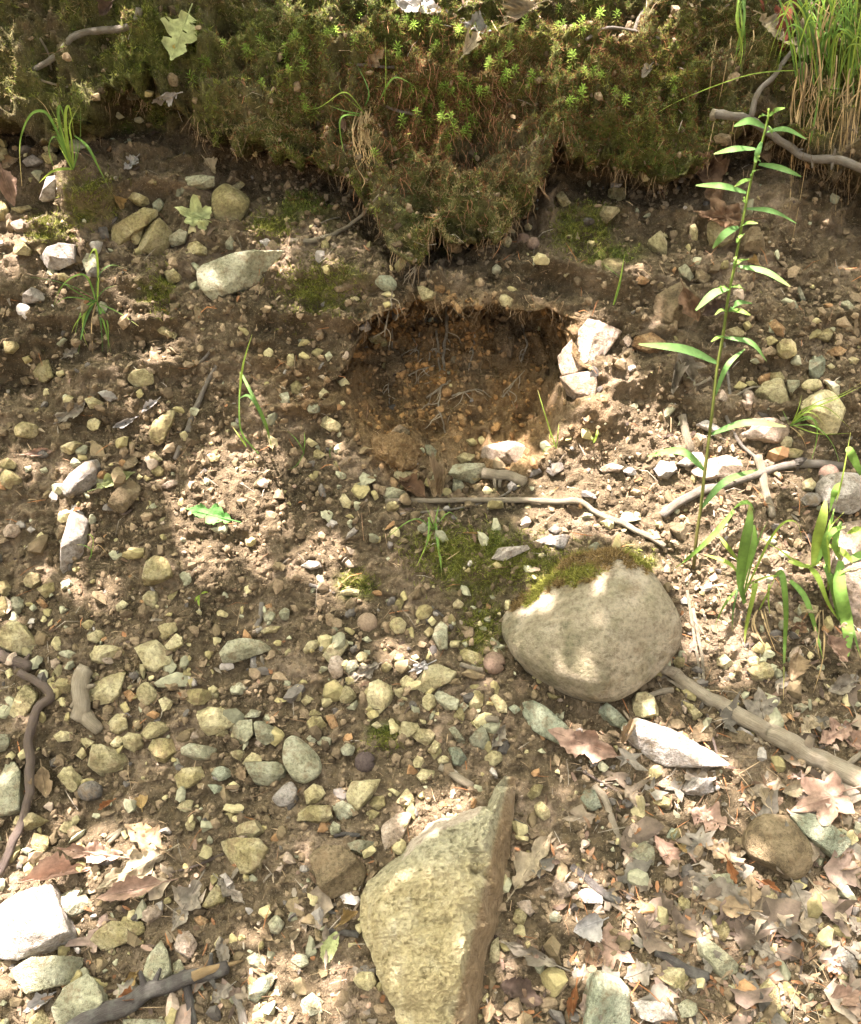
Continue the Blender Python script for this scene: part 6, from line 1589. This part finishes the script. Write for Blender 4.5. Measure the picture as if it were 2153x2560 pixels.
tuft('grass_seedling', 'thin grass seedling at the sunlit right rim of the hollow', 'grass', tp('B2',1640,1180), [B('B2 1645,1180 1600,1050 1560,920 1530,820',7,LIME), B('B2 1645,1180 1655,1080 1660,1030',6,LIME), B('B2 1640,1160 1570,1180 1560,1230',4,LIME), B('B2 1640,1160 1600,1120 1610,1080',4,LIME)])
tuft('grass_seedling', 'tiny green seedling beside the long upright pale stone', 'grass', tp('C1',570,240), [B('C1 545,290 575,240 520,200 470,200',6,GREEN), B('C1 560,260 580,180 555,125 520,150',6,LIME), B('C1 570,250 600,190 660,260',4,STRAW)])
tuft('grass_seedling', 'two thin green blades left of the hollow mouth', 'grass', tp('B2',95,1210), [B('B2 100,1210 60,1130 0,1075',6,GREEN), B('B2 95,1210 105,1140 100,1080',6,GREEN), B('B2 100,1200 60,1280 0,1310',4,GREEN), B('B2 260,1235 255,1190 270,1160',4,GREEN)])
tuft('grass_seedling', 'thin blade leaning over stones under the bank at the right', 'grass', tp('B3',250,300), [B('B3 245,300 280,180 300,80 315,-10',8,LIME), B('B3 250,300 290,160 310,20',10,GREEN), B('B3 290,130 250,100 170,40',4,GREEN)])
tuft('leafy_seedling', 'tiny two-leaved seedling in the sunlit soil below the pale rocks', 'seedling', tp('B3',125,1145), [B('B3 125,1145 145,1100 150,1055',11,LIME,broad=True), B('B3 125,1145 120,1120 108,1105',9,LIME,broad=True)])
tuft('leafy_seedling', 'tiny drooping green seedling on the lower soil', 'seedling', tp('C1',1225,510), [B('C1 1225,510 1250,490 1275,492',9,LIME,broad=True), B('C1 1225,510 1200,530 1195,550',10,LIME,broad=True), B('C1 1222,520 1215,550 1222,580',10,LIME,broad=True)])
# tall plant with a slender stem
SP = tps('C3 738,345 760,120') + tps('B3 780,1560 808,1310 848,990 880,700 918,490 950,250 990,60') + tps('A3 1012,1500 1055,1270 1100,1060 1150,895 1190,740 1198,665')
hb, _, _ = hit2(*SP[0]); plant = obj('tall_plant', None); plant.location = hb
tag(plant, 'tall slender green plant with narrow leaves standing in the sunlit stones', 'plant'); REG.append((plant, np.array(SP[4]), None, None))
YP = hb[1]
def pdepth(py_): return YP + .10*np.clip((SP[0][1]-py_)/1150., 0, 1)
q = catmull(SP, 70); sp3 = []
for x, y in q:
    d = ray(x, y); t = (pdepth(y)-.004)/d[1]; sp3.append(CAM+d*t)
sp3 = np.array(sp3); rad = np.linspace(.0026,.0013,70); W, F = tube(sp3, rad, 8, .05)
sc2 = np.array([(.13,.10,.035)])*(1-np.linspace(0,1,70)[:,None]**.6)+np.array([(.16,.24,.04)])*np.linspace(0,1,70)[:,None]**.6
mkobj('stem', W, F, M['blade'], np.vstack([np.repeat(sc2,8,0), sc2[:1], sc2[-1:]]), plant)
PLV = ['A3 1175,780 1080,740 985,772','A3 1185,808 1300,790 1430,853','A3 1200,712 1240,675 1298,660','A3 1190,712 1160,702 1135,722','A3 1198,770 1215,800 1222,848','A3 1155,868 1128,940 1110,1010','A3 1118,912 990,912 862,942','A3 1138,1005 1270,1030 1397,1082','A3 1092,1095 1040,1110 988,1142','A3 1060,1180 910,1138 752,1135','A3 1062,1278 1220,1295 1368,1368','A3 1012,1390 930,1430 855,1522','A3 1000,1490 1015,1455 1052,1430','A3 1018,1392 1070,1365 1132,1368','A3 1060,1250 1045,1225 1050,1205','A3 1090,1080 1100,1050 1155,1038','A3 1150,990 1130,970 1145,955',
 'B3 1008,62 1180,95 1330,187','B3 952,200 860,230 752,332','B3 962,190 1020,185 1057,216','B3 944,342 905,330 868,362','B3 955,342 1010,285 1097,290','B3 955,335 1020,335 1086,362','B3 982,75 1010,35 1080,18','B3 925,492 880,500 843,527','B3 925,498 1090,530 1186,645','B3 882,655 680,570 402,540','B3 872,850 945,670 1052,570','B3 842,1092 1060,1020 1305,1045','B3 803,1312 660,1195 458,1226','B3 785,1545 930,1380 1135,1308','B3 950,205 920,185 890,196','B3 985,60 990,20 1000,0']
for k, s in enumerate(PLV):
    pts = tps(s); ln = math.dist(pts[0], pts[2]); yb = pdepth(pts[0][1]); sg = random.uniform(-.05,.02)
    c = np.array((.10,.20,.06))*random.uniform(.75,1.3) if ln > 60 else np.array((.13,.23,.05))
    blade(pts, max(5, ln*random.uniform(.065,.095) if ln > 100 else ln*.14), plant, c, 'leaf', [yb-.003, yb-.015, yb+sg], .012, broad=True, n=16)
# moss clump sprays by the boulder have their own blades above; limbs of the overhanging tree
def limb(pts, r0, r1, name='limb', n=16):
    path = catmull(np.array(pts,float), n); W, F = tube(path, np.linspace(r0,r1,n), 10, .15, 3); o = mkobj(name, W, F, M['w_brown'], None, tree); tube_uv(o.data, n, 10, 2)
limb([(2.2,2.6,1.0),(2.23,2.7,2.0),(2.15,2.7,3.0),(2.1,2.6,4.2)], .13, .06, 'trunk')
limb([(2.2,2.7,2.3),(1.4,2.3,2.75),(.6,2.0,2.95),(-.4,1.85,3.05),(-1.4,1.8,3.1)], .045, .01)
limb([(2.2,2.7,2.4),(1.5,1.9,2.75),(1.0,1.4,2.8),(.2,1.1,2.8)], .04, .008)
limb([(2.17,2.7,2.9),(1.0,2.6,3.15),(0,2.5,3.2),(-1.0,2.4,3.2)], .04, .008)
# ------------------------------------------------------------------ names for the many stones, by what lies next to each
LMK = [('the boulder',(1480,1570)),('the upright rock',(1090,2240)),('the hollow',(1150,930)),('the bright green oak leaf',(520,1285)),('the tall plant stem',(1790,1050)),('the log',(1900,1830)),('the dark broken branch',(420,2450)),
 ('the bone-like dead wood',(205,1740)),('the crooked brown branch',(90,1800)),('the round hickory nut',(919,1557)),('the walnut husk',(912,1905)),('the cracked nut husk',(1235,1657)),('the upper left grass tuft',(180,400)),('the left slope grass tuft',(235,760)),
 ('the pale maple leaf',(490,545)),('the grass clump',(2070,300)),('the right-edge grass',(2060,1450)),('the sunlit soil patch',(570,1180)),('the grey bark stick',(500,990)),('the large oak leaf at lower left',(320,2150)),
 ('the large olive-grey leaf',(1790,2220)),('the mossy patch',(1120,1420)),('the hanging moss',(1100,560)),('the single grass shoot',(610,1010)),('the curved grey root',(1900,1210)),('the big pink leaf',(1540,2370)),('the fine grass tuft',(2010,1070)),('the long thin branch',(1250,1255)),('the square brown stone',(850,2185)),('the curved pale stick',(830,590))]
groups = {}
for o, c, words, cat in REG:
    if words is None: continue
    c = np.array(c); d = [np.hypot(*(np.array(p)-c)) for _, p in LMK]; k = int(np.argmin(d)); dx, dy = c-np.array(LMK[k][1])
    if abs(dx) > 1.4*abs(dy): rel = 'left of' if dx < 0 else 'right of'
    elif abs(dy) > 1.4*abs(dx): rel = 'above' if dy < 0 else 'below'
    else: rel = ('up-left of' if dx < 0 else 'up-right of') if dy < 0 else ('down-left of' if dx < 0 else 'down-right of')
    o['category'] = cat; groups.setdefault((words, rel, LMK[k][0]), []).append((d[k], o))
    o['group'] = {'cobble':'rounded cobbles on the slope','slab':'flat slabs on the slope'}.get(cat, 'broken stones scattered over the slope')
ORD = ['nearest','second nearest','third nearest','fourth nearest','fifth nearest','sixth nearest','seventh nearest','eighth nearest']
for (words, rel, lm), l in groups.items():
    l.sort(key=lambda q: q[0])
    for i, (_, o) in enumerate(l):
        o['label'] = f'{words} {rel} {lm}' + (f', {ORD[min(i,7)]} of its kind' if len(l) > 1 else '')
